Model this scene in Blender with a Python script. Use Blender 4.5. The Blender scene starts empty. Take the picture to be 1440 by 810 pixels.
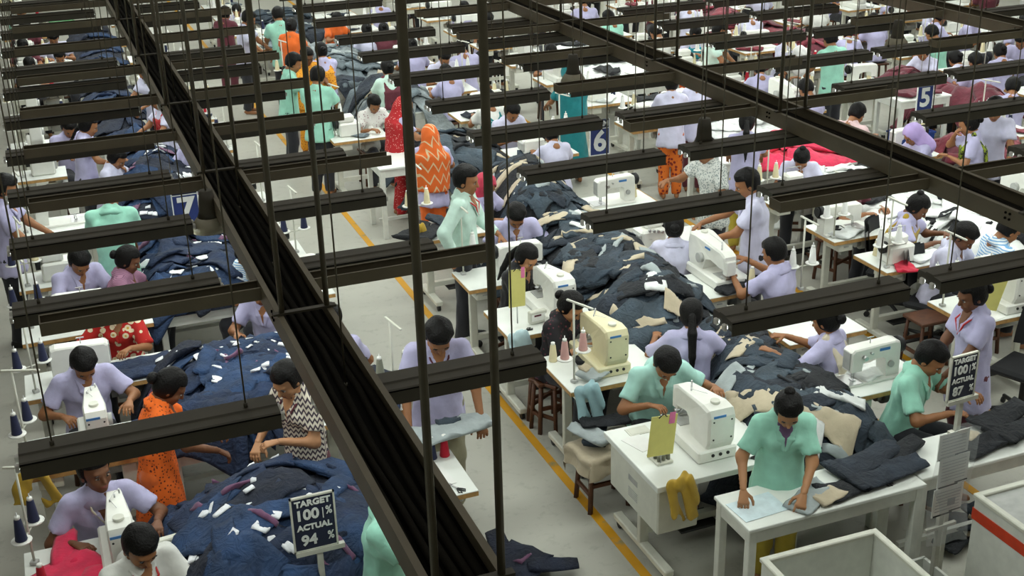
# Garment factory floor seen from a gallery: sewing lines, heaps of denim, hanging light fixtures.
import bpy, math, random
import numpy as np
from mathutils import Matrix, Vector

random.seed(7)
RNG = np.random.default_rng(11)
scene = bpy.context.scene
COL = scene.collection

# ------------------------------------------------------------------ camera, world, exposure
CAM_H = 5.0
FPX = 1727.2
YAW, PIT, ROL = (math.radians(a) for a in (20.89, 22.767, -1.5688))
_f = np.array([math.sin(YAW) * math.cos(PIT), math.cos(YAW) * math.cos(PIT), -math.sin(PIT)])
_r = np.array([math.cos(YAW), -math.sin(YAW), 0.0])
_u = np.cross(_r, _f)
_R = np.array([math.cos(ROL) * _r + math.sin(ROL) * _u, -math.sin(ROL) * _r + math.cos(ROL) * _u, _f])
cam_data = bpy.data.cameras.new('camera')
cam_data.sensor_width = 36.0
cam_data.lens = 36.0 * FPX / 1440.0
cam_data.clip_end = 200
cam = bpy.data.objects.new('camera', cam_data)
COL.objects.link(cam)
cam.matrix_world = Matrix(((_R[0][0], _R[1][0], -_f[0], 0), (_R[0][1], _R[1][1], -_f[1], 0),
                           (_R[0][2], _R[1][2], -_f[2], CAM_H), (0, 0, 0, 1)))
scene.camera = cam
world = bpy.data.worlds.new('hall_air')
scene.world = world
world.use_nodes = True
world.node_tree.nodes['Background'].inputs[0].default_value = (0.92, 1.0, 0.96, 1)
world.node_tree.nodes['Background'].inputs[1].default_value = 0.16
scene.view_settings.view_transform = 'Standard'
scene.view_settings.look = 'None'
scene.view_settings.exposure = 0.0
scene.view_settings.gamma = 1.0
scene.view_settings.use_curve_mapping = False
FIXTURE_WATT = 6.4
FIXTURE_TINT = (0.94, 1.0, 0.95)


# added wide fill below the ceiling, brightens trunks, rods and fixture tops
roof = bpy.data.lights.new('roof_fill', 'AREA')
roof.shape = 'RECTANGLE'; roof.size = 24; roof.size_y = 34; roof.energy = 850; roof.color = (1.0, 0.98, 0.92)
roof_ob = bpy.data.objects.new('roof_fill', roof); COL.objects.link(roof_ob); roof_ob.location = (8.5, 17, 6.7)


def G(px, py, z=0.0):
    """point of the hall at height z that the photograph shows at this pixel of the 1440x810 frame"""
    d = _R.T @ np.array([(px - 720) / FPX, -(py - 405) / FPX, 1.0])
    t = (z - CAM_H) / d[2]
    return np.array([d[0] * t, d[1] * t, z])


# ------------------------------------------------------------------ materials
def srgb(h):
    h = h.lstrip('#')
    out = []
    for i in (0, 2, 4):
        c = int(h[i:i + 2], 16) / 255
        out.append(c / 12.92 if c <= 0.04045 else ((c + 0.055) / 1.055) ** 2.4)
    return (*out, 1.0)


MATS = {}


def nodes(name):
    m = bpy.data.materials.new(name)
    m.use_nodes = True
    nt = m.node_tree
    return m, nt, nt.nodes['Principled BSDF']


def ramp(nt, stops, interp='LINEAR'):
    r = nt.nodes.new('ShaderNodeValToRGB')
    r.color_ramp.interpolation = interp
    while len(r.color_ramp.elements) < len(stops):
        r.color_ramp.elements.new(0.5)
    for e, (p, c) in zip(r.color_ramp.elements, stops):
        e.position = p
        e.color = c
    return r


def mul(c, k):
    return (min(1, c[0] * k), min(1, c[1] * k), min(1, c[2] * k), 1)


def mat(name, hexc, rough=0.6, metal=0.0, noise=0.12, scale=14.0, bump=0.0, bscale=60.0, coat=0.0, sheen=0.0, emit=0.0, spec=0.5):
    """one plain colour with faint mottling and fine relief"""
    if name in MATS:
        return MATS[name]
    m, nt, b = nodes(name)
    c = srgb(hexc)
    tc = nt.nodes.new('ShaderNodeTexCoord')
    n = nt.nodes.new('ShaderNodeTexNoise')
    n.inputs['Scale'].default_value = scale
    n.inputs['Detail'].default_value = 3
    nt.links.new(tc.outputs['Object'], n.inputs['Vector'])
    r = ramp(nt, [(0.3, mul(c, 1 - noise)), (0.7, mul(c, 1 + noise))])
    nt.links.new(n.outputs['Fac'], r.inputs['Fac'])
    nt.links.new(r.outputs['Color'], b.inputs['Base Color'])
    b.inputs['Roughness'].default_value = rough
    b.inputs['Metallic'].default_value = metal
    b.inputs['Specular IOR Level'].default_value = spec
    if coat:
        b.inputs['Coat Weight'].default_value = coat
    if sheen:
        b.inputs['Sheen Weight'].default_value = sheen
    if emit:
        b.inputs['Emission Color'].default_value = c
        b.inputs['Emission Strength'].default_value = emit
    if bump:
        n2 = nt.nodes.new('ShaderNodeTexNoise')
        n2.inputs['Scale'].default_value = bscale
        n2.inputs['Detail'].default_value = 4
        nt.links.new(tc.outputs['Object'], n2.inputs['Vector'])
        bp = nt.nodes.new('ShaderNodeBump')
        bp.inputs['Strength'].default_value = bump
        bp.inputs['Distance'].default_value = 0.02
        nt.links.new(n2.outputs['Fac'], bp.inputs['Height'])
        nt.links.new(bp.outputs['Normal'], b.inputs['Normal'])
    MATS[name] = m
    return m


def cloth(name, hexc, bump=0.5, noise=0.1):
    return mat('cloth_' + name, hexc, rough=0.9, noise=noise, scale=9, bump=bump * 0.6, bscale=16, sheen=0.15)


def spotted(name, base, spot, scale=28.0, size=0.32, second=None):
    """printed cloth: base with round spots or flowers"""
    if name in MATS:
        return MATS[name]
    m, nt, b = nodes(name)
    tc = nt.nodes.new('ShaderNodeTexCoord')
    v = nt.nodes.new('ShaderNodeTexVoronoi')
    v.inputs['Scale'].default_value = scale
    nt.links.new(tc.outputs['Object'], v.inputs['Vector'])
    stops = [(0.0, srgb(second or spot)), (size * 0.4, srgb(spot)), (size, srgb(base))]
    r = ramp(nt, stops, 'CONSTANT')
    nt.links.new(v.outputs['Distance'], r.inputs['Fac'])
    nt.links.new(r.outputs['Color'], b.inputs['Base Color'])
    b.inputs['Roughness'].default_value = 0.9
    MATS[name] = m
    return m


def striped(name, a, bcol, scale=14.0, zigzag=0.0, axis='Z', fine=None, wide=0.32, period=0.022):
    if name in MATS:
        return MATS[name]
    m, nt, b = nodes(name)
    tc = nt.nodes.new('ShaderNodeTexCoord')
    src = tc.outputs['Object']
    if zigzag:
        sep = nt.nodes.new('ShaderNodeSeparateXYZ')
        nt.links.new(src, sep.inputs[0])
        ad = nt.nodes.new('ShaderNodeMath'); ad.operation = 'ADD'
        nt.links.new(sep.outputs['X'], ad.inputs[0]); nt.links.new(sep.outputs['Y'], ad.inputs[1])
        pp = nt.nodes.new('ShaderNodeMath'); pp.operation = 'PINGPONG'; pp.inputs[1].default_value = period
        nt.links.new(ad.outputs[0], pp.inputs[0])
        s2 = nt.nodes.new('ShaderNodeMath'); s2.operation = 'MULTIPLY_ADD'
        s2.inputs[1].default_value = zigzag
        nt.links.new(pp.outputs[0], s2.inputs[0]); nt.links.new(sep.outputs['Z'], s2.inputs[2])
        cb = nt.nodes.new('ShaderNodeCombineXYZ')
        nt.links.new(s2.outputs[0], cb.inputs['Z'])
        src = cb.outputs[0]
    w = nt.nodes.new('ShaderNodeTexWave')
    w.bands_direction = axis
    w.inputs['Scale'].default_value = scale
    nt.links.new(src, w.inputs['Vector'])
    r = ramp(nt, [(0.0, srgb(bcol)), (wide, srgb(fine or a)), (wide + 0.13, srgb(a))], 'CONSTANT')
    nt.links.new(w.outputs['Fac'], r.inputs['Fac'])
    nt.links.new(r.outputs['Color'], b.inputs['Base Color'])
    b.inputs['Roughness'].default_value = 0.9
    MATS[name] = m
    return m


# ------------------------------------------------------------------ mesh building
class MB:
    """collects shapes of ONE part, then links them as one mesh"""

    def __init__(self):
        self.v, self.f, self.m, self.s = [], [], [], []

    def add(self, v, f, mi=0, smooth=False):
        o = len(self.v)
        self.v += [tuple(p) for p in v]
        self.f += [tuple(i + o for i in q) for q in f]
        self.m += [mi] * len(f)
        self.s += [smooth] * len(f)
        return self

    def box(self, c, s, bev=0.0, mi=0, rz=0.0, M=None):
        hx, hy, hz = s[0] / 2, s[1] / 2, s[2] / 2
        if bev <= 0:
            v = [(sx * hx, sy * hy, sz * hz) for sx in (-1, 1) for sy in (-1, 1) for sz in (-1, 1)]
            f = [(0, 1, 3, 2), (4, 6, 7, 5), (0, 4, 5, 1), (2, 3, 7, 6), (0, 2, 6, 4), (1, 5, 7, 3)]
        else:
            b = min(bev, hx * .9, hy * .9, hz * .9)
            v, idx = [], {}
            for sx in (-1, 1):
                for sy in (-1, 1):
                    for sz in (-1, 1):
                        for a in range(3):
                            p = [sx * (hx - b), sy * (hy - b), sz * (hz - b)]
                            p[a] = (sx * hx, sy * hy, sz * hz)[a]
                            idx[(sx, sy, sz, a)] = len(v)
                            v.append(tuple(p))
            f = []
            for a in range(3):
                o = [i for i in range(3) if i != a]
                for sg in (-1, 1):
                    q = []
                    for s0, s1 in ((-1, -1), (1, -1), (1, 1), (-1, 1)):
                        k = [0, 0, 0]; k[a] = sg; k[o[0]] = s0; k[o[1]] = s1
                        q.append(idx[(*k, a)])
                    f.append(q if (sg > 0) == (a != 1) else q[::-1])
            for a in range(3):
                o = [i for i in range(3) if i != a]
                for s0 in (-1, 1):
                    for s1 in (-1, 1):
                        q = []
                        for sg, w in ((-1, 0), (1, 0), (1, 1), (-1, 1)):
                            k = [0, 0, 0]; k[a] = sg; k[o[0]] = s0; k[o[1]] = s1
                            q.append(idx[(*k, o[w])])
                        f.append(q if (s0 * s1 > 0) == (a != 1) else q[::-1])
            for sx in (-1, 1):
                for sy in (-1, 1):
                    for sz in (-1, 1):
                        q = [idx[(sx, sy, sz, a)] for a in range(3)]
                        f.append(q if sx * sy * sz > 0 else q[::-1])
        v = np.array(v)
        if rz:
            cz, sz_ = math.cos(rz), math.sin(rz)
            v = v @ np.array([[cz, sz_, 0], [-sz_, cz, 0], [0, 0, 1]])
        if M is not None:
            v = v @ np.array(M).T
        return self.add(v + np.array(c), f, mi)

    def prism(self, poly, axis, a0, a1, mi=0, inset=0.0):
        """polygon (2D, counter-clockwise) drawn out along an axis: 0=x (poly is y,z), 1=y (x,z), 2=z (x,y)"""
        n = len(poly)
        P = np.array(poly, float)
        cen = P.mean(0)
        rings = []
        if inset > 0:
            small = cen + (P - cen) * (1 - inset / np.maximum(1e-6, np.linalg.norm(P - cen, axis=1, keepdims=True)))
            rings = [(small, a0), (P, a0 + inset), (P, a1 - inset), (small, a1)]
        else:
            rings = [(P, a0), (P, a1)]
        v = []
        for R2, a in rings:
            for p in R2:
                q = [0, 0, 0]
                o = [i for i in range(3) if i != axis]
                q[o[0]], q[o[1]], q[axis] = p[0], p[1], a
                v.append(q)
        f = []
        for k in range(len(rings) - 1):
            for i in range(n):
                j = (i + 1) % n
                f.append((k * n + i, k * n + j, (k + 1) * n + j, (k + 1) * n + i))
        f.append(tuple(range(n))[::-1])
        f.append(tuple((len(rings) - 1) * n + i for i in range(n)))
        if axis == 1:
            f = [q[::-1] for q in f]
        return self.add(v, f, mi)

    def tube(self, pts, r, n=8, mi=0, smooth=True, caps=True):
        pts = [np.array(p, float) for p in pts]
        rs = r if isinstance(r, (list, tuple)) else [r] * len(pts)
        v, f = [], []
        prev = None
        for i, p in enumerate(pts):
            d = pts[min(i + 1, len(pts) - 1)] - pts[max(i - 1, 0)]
            d = d / (np.linalg.norm(d) + 1e-9)
            if prev is None:
                a = np.array([0, 0, 1.0]) if abs(d[2]) < 0.9 else np.array([1.0, 0, 0])
                u = np.cross(d, a)
            else:
                u = prev - d * (prev @ d)
            u = u / (np.linalg.norm(u) + 1e-9)
            prev = u
            w = np.cross(d, u)
            for k in range(n):
                t = 2 * math.pi * k / n
                v.append(p + rs[i] * (math.cos(t) * u + math.sin(t) * w))
        for i in range(len(pts) - 1):
            for k in range(n):
                k2 = (k + 1) % n
                f.append((i * n + k, i * n + k2, (i + 1) * n + k2, (i + 1) * n + k))
        self.add(v, f, mi, smooth)
        if caps:
            o = len(self.v) - len(v)
            self.f += [tuple(o + k for k in range(n))[::-1], tuple(o + (len(pts) - 1) * n + k for k in range(n))]
            self.m += [mi, mi]; self.s += [False, False]
        return self

    def lathe(self, prof, n=14, c=(0, 0, 0), mi=0, smooth=True):
        v, f = [], []
        for r, z in prof:
            for k in range(n):
                t = 2 * math.pi * k / n
                v.append((c[0] + r * math.cos(t), c[1] + r * math.sin(t), c[2] + z))
        for i in range(len(prof) - 1):
            for k in range(n):
                k2 = (k + 1) % n
                f.append((i * n + k, i * n + k2, (i + 1) * n + k2, (i + 1) * n + k))
        f.append(tuple(range(n))[::-1]); f.append(tuple((len(prof) - 1) * n + k for k in range(n)))
        return self.add(v, f, mi, smooth)

    def cyl(self, a, b, r, n=12, mi=0):
        return self.tube([a, b], r, n, mi)

    def mesh(self, name, mats):
        me = bpy.data.meshes.new(name)
        me.from_pydata(self.v, [], self.f)
        mats = mats if isinstance(mats, (list, tuple)) else [mats]
        for m in mats:
            me.materials.append(m)
        me.polygons.foreach_set('material_index', np.array(self.m, np.int32))
        me.polygons.foreach_set('use_smooth', np.array(self.s, bool))
        me.update()
        return me


def np_mesh(name, v, quads, mats, mi=None, smooth=True):
    me = bpy.data.meshes.new(name)
    v = np.asarray(v, np.float32); q = np.asarray(quads, np.int32)
    me.vertices.add(len(v)); me.vertices.foreach_set('co', v.ravel())
    me.loops.add(q.size); me.loops.foreach_set('vertex_index', q.ravel())
    me.polygons.add(len(q))
    k = q.shape[1]
    me.polygons.foreach_set('loop_start', np.arange(0, q.size, k, dtype=np.int32))
    me.polygons.foreach_set('loop_total', np.full(len(q), k, np.int32))
    mats = mats if isinstance(mats, (list, tuple)) else [mats]
    for m in mats:
        me.materials.append(m)
    if mi is not None:
        me.polygons.foreach_set('material_index', np.asarray(mi, np.int32))
    me.polygons.foreach_set('use_smooth', np.full(len(q), smooth, bool))
    me.update(calc_edges=True)
    me.validate()
    return me


def link(name, me, parent=None, loc=(0, 0, 0), rz=0.0, label=None, cat=None, group=None, kind=None):
    o = bpy.data.objects.new(name, me)
    COL.objects.link(o)
    o.location = loc
    o.rotation_euler = (0, 0, rz)
    if parent:
        o.parent = parent
    if label:
        o['label'] = label
    if cat:
        o['category'] = cat
    if group:
        o['group'] = group
    if kind:
        o['kind'] = kind
    return o


def struct(name, me, parent=None, loc=(0, 0, 0), rz=0.0):
    return link(name, me, parent, loc, rz, kind=None if parent else 'structure')


class Proto:
    """a kind of thing: parts with shared meshes, copied for every individual"""

    def __init__(self):
        self.parts = []

    def part(self, name, mb, mats, under=None, label=None, loc=(0, 0, 0)):
        me = mb.mesh(name, mats) if isinstance(mb, MB) else mb
        self.parts.append((name, me, under, label, loc))
        return len(self.parts) - 1

    def place(self, name, label, cat, loc, rz=0.0, group=None, swap=None, scale=None, skip=()):
        root = link(name, None, None, loc, rz, label, cat, group)
        if scale:
            root.scale = (scale,) * 3 if not isinstance(scale, tuple) else scale
        objs = []
        for pn, me, under, pl, pl_loc in self.parts:
            if pn in skip:
                objs.append(None); continue
            o = link(pn, me, root if under is None or objs[under] is None else objs[under], pl_loc, 0.0, pl)
            if swap:
                for i, m in enumerate(me.materials):
                    if m.name in swap:
                        o.material_slots[i].link = 'OBJECT'
                        o.material_slots[i].material = swap[m.name]
            objs.append(o)
        return root
# ------------------------------------------------------------------ signed distance bodies
def surface_nets(D, org, h):
    S = D < 0
    nx, ny, nz = D.shape
    c = np.zeros((nx - 1, ny - 1, nz - 1), np.int8)
    for i in (0, 1):
        for j in (0, 1):
            for k in (0, 1):
                c += S[i:nx - 1 + i, j:ny - 1 + j, k:nz - 1 + k]
    act = (c > 0) & (c < 8)
    ids = np.full(act.shape, -1, np.int64)
    I, J, K = np.nonzero(act)
    ids[I, J, K] = np.arange(len(I))
    acc = np.zeros((len(I), 3)); cnt = np.zeros(len(I))
    base = np.stack([I, J, K], 1).astype(float)
    for ax in range(3):
        o = [a for a in range(3) if a != ax]
        for s in (0, 1):
            for t in (0, 1):
                p = [I.copy(), J.copy(), K.copy()]
                p[o[0]] = p[o[0]] + s; p[o[1]] = p[o[1]] + t
                q = [x.copy() for x in p]; q[ax] = q[ax] + 1
                d0 = D[p[0], p[1], p[2]]; d1 = D[q[0], q[1], q[2]]
                x = (d0 < 0) != (d1 < 0)
                tt = np.where(x, d0 / np.where(x, d0 - d1, 1), 0)
                pos = np.zeros((len(I), 3)); pos[:, o[0]] = s; pos[:, o[1]] = t; pos[:, ax] = tt
                acc += pos * x[:, None]; cnt += x
    V = (base + acc / np.maximum(cnt, 1)[:, None]) * h + org
    quads = []
    for ax in range(3):
        o0, o1 = [(1, 2), (2, 0), (0, 1)][ax]
        a = [slice(1, -1)] * 3; a[ax] = slice(0, -1)
        b = [slice(1, -1)] * 3; b[ax] = slice(1, None)
        s0 = S[tuple(a)]; s1 = S[tuple(b)]
        e = np.argwhere(s0 != s1)
        if not len(e):
            continue
        flip = s1[tuple(e.T)]
        e = e.copy()
        e[:, o0] += 1; e[:, o1] += 1
        def cid(d0, d1):
            q = e.copy(); q[:, o0] -= d0; q[:, o1] -= d1
            return ids[q[:, 0], q[:, 1], q[:, 2]]
        q = np.stack([cid(1, 1), cid(0, 1), cid(0, 0), cid(1, 0)], 1)
        q[flip] = q[flip][:, ::-1]
        quads.append(q)
    return V, np.concatenate(quads)


def _axes(d):
    d = d / (np.linalg.norm(d) + 1e-9)
    a = np.array([1.0, 0, 0]) if abs(d[0]) < 0.9 else np.array([0, 1.0, 0])
    v = np.cross(d, a); v /= np.linalg.norm(v)
    u = np.cross(v, d)
    return d, u, v


def cap(a, b, ra, rb, flat=False):
    return ('c', np.array(a, float), np.array(b, float), ra, rb, flat)


def ell(c, r, M=None):
    return ('e', np.array(c, float), np.array(r, float), np.eye(3) if M is None else np.array(M))


def slab(a, b, ra, rb, flat=False):
    """elliptical tapered limb: ra, rb = (half width across x, half depth)"""
    return ('s', np.array(a, float), np.array(b, float), np.array(ra, float), np.array(rb, float), flat)


def sdf_mesh(prims, h, k=0.03, cuts=(), wrinkle=0.0, seed=0.0):
    lo, hi = [], []
    bbs = []
    for p in prims:
        if p[0] == 'c':
            r = max(p[3], p[4]); l, u = np.minimum(p[1], p[2]) - r, np.maximum(p[1], p[2]) + r
        elif p[0] == 'e':
            r = np.linalg.norm(p[3] * p[2][:, None], axis=0) if False else np.full(3, p[2].max()); l, u = p[1] - r, p[1] + r
        else:
            r = max(p[3].max(), p[4].max()); l, u = np.minimum(p[1], p[2]) - r, np.maximum(p[1], p[2]) + r
        bbs.append((l, u)); lo.append(l); hi.append(u)
    lo = np.min(lo, 0) - 2.5 * h; hi = np.max(hi, 0) + 2.5 * h
    n = np.ceil((hi - lo) / h).astype(int) + 1
    D = np.full(n, 0.25)
    gx = [lo[i] + h * np.arange(n[i]) for i in range(3)]
    mg = k + 2.5 * h
    for p, (l, u) in zip(prims, bbs):
        i0 = np.maximum(0, np.floor((l - mg - lo) / h).astype(int)); i1 = np.minimum(n, np.ceil((u + mg - lo) / h).astype(int) + 1)
        sl = tuple(slice(a, b) for a, b in zip(i0, i1))
        X, Y, Z = np.meshgrid(gx[0][sl[0]], gx[1][sl[1]], gx[2][sl[2]], indexing='ij')
        Q = np.stack([X, Y, Z], -1)
        if p[0] == 'c':
            ba = p[2] - p[1]; pa = Q - p[1]
            t0 = (pa @ ba) / (ba @ ba + 1e-12); t = np.clip(t0, 0, 1)
            d = np.linalg.norm(pa - t[..., None] * ba, axis=-1) - (p[3] + (p[4] - p[3]) * t)
            if p[5]:
                d = np.maximum(d, (t0 - 1) * np.linalg.norm(ba))
        elif p[0] == 'e':
            q = (Q - p[1]) @ p[3].T
            k0 = np.linalg.norm(q / p[2], axis=-1); k1 = np.linalg.norm(q / p[2] ** 2, axis=-1)
            d = k0 * (k0 - 1) / np.maximum(k1, 1e-9)
        else:
            ba = p[2] - p[1]; L = np.linalg.norm(ba); w, uu, vv = _axes(ba)
            pa = Q - p[1]; t0 = (pa @ w) / L; t = np.clip(t0, 0, 1)
            rx = p[3][0] + (p[4][0] - p[3][0]) * t; ry = p[3][1] + (p[4][1] - p[3][1]) * t
            over = (t0 - t) * L
            e = np.sqrt(((pa @ uu) / rx) ** 2 + ((pa @ vv) / ry) ** 2 + (over / np.minimum(rx, ry)) ** 2)
            d = (e - 1) * np.minimum(rx, ry)
            if p[5]:
                d = np.maximum(d, np.maximum((t0 - 1) * L, -t0 * L - 0.02))
        A = D[sl]
        if k > 0:
            hh = np.maximum(k - np.abs(A - d), 0) / k
            D[sl] = np.minimum(A, d) - hh * hh * k * 0.25
        else:
            D[sl] = np.minimum(A, d)
    if cuts or wrinkle:
        X, Y, Z = np.meshgrid(*gx, indexing='ij')
        if wrinkle:
            D = D + wrinkle * (np.sin(23 * X + 9 * Z + 7 * np.sin(11 * Y + seed) + seed) * np.sin(17 * Z - 13 * Y + 5 * np.sin(9 * X) + 2 * seed))
        for c in cuts:
            D = np.maximum(D, c(X, Y, Z))
    return surface_nets(D, lo, h)


# ------------------------------------------------------------------ heads, hair, hands
def head_parts(fem, h):
    w = 0.070 if fem else 0.074
    prims = [ell((0, 0.012, 0.030), (w + .003, 0.095, 0.086)), ell((0, -0.018, -0.035), (w - .012, 0.066, 0.080)),
             ell((0, -0.052, -0.088), (0.030, 0.028, 0.026)), ell((0.036, -0.052, -0.030), (0.026, 0.026, 0.028)),
             ell((-0.036, -0.052, -0.030), (0.026, 0.026, 0.028)), ell((0, -0.070, 0.022), (0.050, 0.020, 0.016)),
             cap((0, -0.080, 0.008), (0, -0.100, -0.030), 0.008, 0.013), ell((0, -0.078, -0.063), (0.024, 0.014, 0.010)),
             ell((w + .004, 0.012, -0.008), (0.010, 0.018, 0.032)), ell((-w - .004, 0.012, -0.008), (0.010, 0.018, 0.032)),
             cap((0, 0.022, -0.05), (0, 0.035, -0.17), 0.050, 0.056)]
    v, q = sdf_mesh(prims, h, k=0.016)
    mi = np.zeros(len(q), int)
    cen = v[q].mean(1)
    lips = (np.abs(cen[:, 0]) < 0.022) & (np.abs(cen[:, 2] + 0.063) < 0.008) & (cen[:, 1] < -0.075)
    mi[lips] = 2
    vs, qs, ms = [v], [q], [mi]
    o = len(v)
    def blob(c, r, m, nu=8, nv=6):
        nonlocal o
        pts = []
        for i in range(nv + 1):
            a = math.pi * i / nv
            for j in range(nu):
                t = 2 * math.pi * j / nu
                pts.append((c[0] + r[0] * math.sin(a) * math.cos(t), c[1] + r[1] * math.sin(a) * math.sin(t), c[2] + r[2] * math.cos(a)))
        f = [(o + i * nu + j, o + i * nu + (j + 1) % nu, o + (i + 1) * nu + (j + 1) % nu, o + (i + 1) * nu + j)[::-1] for i in range(nv) for j in range(nu)]
        vs.append(np.array(pts)); qs.append(np.array(f)); ms.append(np.full(len(f), m)); o += len(pts)
    for s in (-1, 1):
        blob((s * 0.030, -0.0735, -0.004), (0.0145, 0.010, 0.0058), 3)
        blob((s * 0.030, -0.0800, -0.004), (0.0072, 0.005, 0.0060), 1)
        blob((s * 0.031, -0.0835, 0.017), (0.020, 0.006, 0.0038), 1)
    return np.concatenate(vs), np.concatenate(qs), np.concatenate(ms)


def hair_mesh(style, h):
    fem = style != 'short'
    w = 0.070 if fem else 0.074
    prims = [ell((0, 0.018, 0.040), (w + .020, 0.106, 0.102))]
    if fem:
        prims.append(ell((0, 0.035, -0.01), (w + .010, 0.085, 0.085)))
    else:
        prims += [ell((0, 0.04, -0.01), (w + .006, 0.070, 0.075)), ell((0, -0.035, 0.095), (0.055, 0.045, 0.026))]
    body = []
    if style == 'bun':
        body = [ell((0, 0.135, 0.005), (0.045, 0.036, 0.042))]
    elif style == 'topbun':
        body = [ell((0, 0.075, 0.120), (0.036, 0.036, 0.034))]
    elif style == 'tail':
        body = [ell((0, 0.115, 0.0), (0.030, 0.026, 0.032)), cap((0, 0.125, -0.01), (0, 0.150, -0.13), 0.026, 0.036),
                cap((0, 0.150, -0.13), (0, 0.150, -0.30), 0.036, 0.028), cap((0, 0.150, -0.30), (0, 0.140, -0.44), 0.028, 0.010)]
    elif style == 'braid':
        body = [ell((0, 0.10, -0.06), (0.034, 0.03, 0.04))]
        for i in range(7):
            body.append(ell((0.006 * (-1) ** i, 0.118 + 0.004 * i, -0.10 - 0.045 * i), (0.026 - .0015 * i, 0.022, 0.030)))
    cutp = (lambda X, Y, Z: -(Y + 0.052 + 0.0 * Z) - 0.75 * (Z - 0.045) * 1.0 if False else np.minimum(0.060 - Z, -0.028 - Y)) if fem else \
           (lambda X, Y, Z: np.minimum(0.058 - Z, -0.012 - Y + 0.0 * Z))
    low = (lambda X, Y, Z: (-0.085 if fem else -0.055) - Z)
    v, q = sdf_mesh(prims, h, k=0.02, cuts=(cutp, low), wrinkle=0.003)
    if body:
        v2, q2 = sdf_mesh(body, h, k=0.012)
        v = np.concatenate([v, v2]); q = np.concatenate([q, q2 + (len(v) - len(v2))])
    return v, q


def scarf_mesh(h):
    prims = [ell((0, 0.022, 0.030), (0.100, 0.118, 0.108)), slab((0, 0.04, -0.02), (0, 0.05, -0.20), (0.095, 0.09), (0.17, 0.11))]
    cut = lambda X, Y, Z: 1.0 - np.sqrt((X / 0.064) ** 2 + ((Z + 0.015) / 0.088) ** 2) if False else 0.03 * (1.0 - np.sqrt((X / 0.062) ** 2 + ((Z + 0.012) / 0.085) ** 2)) - np.maximum(0, Y + 0.02) * 10
    return sdf_mesh(prims, h, k=0.04, cuts=(cut,), wrinkle=0.004)


def hand_prims(curl):
    """left hand, wrist at origin, fingers along -z, palm facing -y, thumb towards +x ... mirrored for the right hand"""
    P = [slab((0, 0, -0.005), (0.0, -0.004, -0.085), (0.026, 0.017), (0.040, 0.015))]
    for i, (x, L) in enumerate(((0.030, 0.068), (0.010, 0.076), (-0.011, 0.071), (-0.031, 0.056))):
        a = np.array([x, -0.004, -0.082]); ang = curl * (0.8 + 0.08 * i)
        for seg, r in ((0.45, 0.0088), (0.32, 0.0080), (0.23, 0.0070)):
            d = np.array([x * 1.6, -math.sin(ang), -math.cos(ang)]); d /= np.linalg.norm(d)
            b = a + d * L * seg
            P.append(cap(a, b, r, r * 0.93)); a = b; ang += curl
    a = np.array([0.024, -0.006, -0.022]); 
    for d, L, r in (((0.75, -0.35, -0.55), 0.040, 0.013), ((0.42, -0.45 * (0.5 + curl), -0.8), 0.032, 0.0105), ((0.12, -0.5 * (0.5 + curl), -0.85), 0.025, 0.009)):
        d = np.array(d); d /= np.linalg.norm(d); b = a + d * L
        P.append(cap(a, b, r, r * 0.9)); a = b
    return P


HEADS, HAIRS, HANDS = {}, {}, {}


def get_head(fem, h):
    if (fem, h) not in HEADS:
        HEADS[(fem, h)] = head_parts(fem, h)
    return HEADS[(fem, h)]


def get_hand(curl, h):
    if (curl, h) not in HANDS:
        HANDS[(curl, h)] = sdf_mesh(hand_prims(curl), h, k=0.006)
    return HANDS[(curl, h)]


HAIR_ME = {}


def get_hair(style, h, m):
    if (style, h) not in HAIR_ME:
        v, q = scarf_mesh(h) if style == 'scarf' else hair_mesh(style, h)
        HAIR_ME[(style, h)] = np_mesh('headscarf' if style == 'scarf' else 'hair', v, q, m)
    return HAIR_ME[(style, h)]


SKIN = [mat('skin_brown', '#94633f', 0.55, noise=0.06), mat('skin_deep', '#6e452b', 0.55, noise=0.06), mat('skin_light', '#ad7c56', 0.55, noise=0.06)]
DARK = mat('iris_and_brow', '#120d0b', 0.4)
LIPS = mat('lips', '#7a3f36', 0.5)
EYEW = mat('eye_white', '#a59c92', 0.4)
HAIRM = mat('hair_black', '#0c0a09', 0.5, noise=0.4, scale=60, bump=0.4, bscale=90, spec=0.18)
LAV = cloth('lavender', '#b4b0d2')
LAV2 = cloth('pale_lavender', '#c6c5dc')
MINT = cloth('mint', '#98d2bd')
MINT2 = cloth('pale_mint', '#c3ded2')
WHITE = cloth('white', '#dcdcd6')
BLACK = cloth('black', '#17161a')
DKTR = cloth('charcoal', '#25262c')
BEIGE = cloth('khaki', '#8f8a70')
NAVYT = cloth('navy_trouser', '#1f2740')


def rotx(a):
    c, s = math.cos(a), math.sin(a)
    return np.array([[1, 0, 0], [0, c, -s], [0, s, c]])


def rotz(a):
    c, s = math.cos(a), math.sin(a)
    return np.array([[c, -s, 0], [s, c, 0], [0, 0, 1.0]])


def ik(sh, target, l1, l2, pole):
    d = target - sh; L = np.linalg.norm(d)
    if L > (l1 + l2) * 0.985:
        d *= (l1 + l2) * 0.985 / L; L = np.linalg.norm(d); target = sh + d
    x = (l1 * l1 - l2 * l2 + L * L) / (2 * L); y = math.sqrt(max(0, l1 * l1 - x * x))
    u = d / L; p = pole - u * (pole @ u); p /= np.linalg.norm(p) + 1e-9
    return sh + u * x + p * y, target


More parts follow.
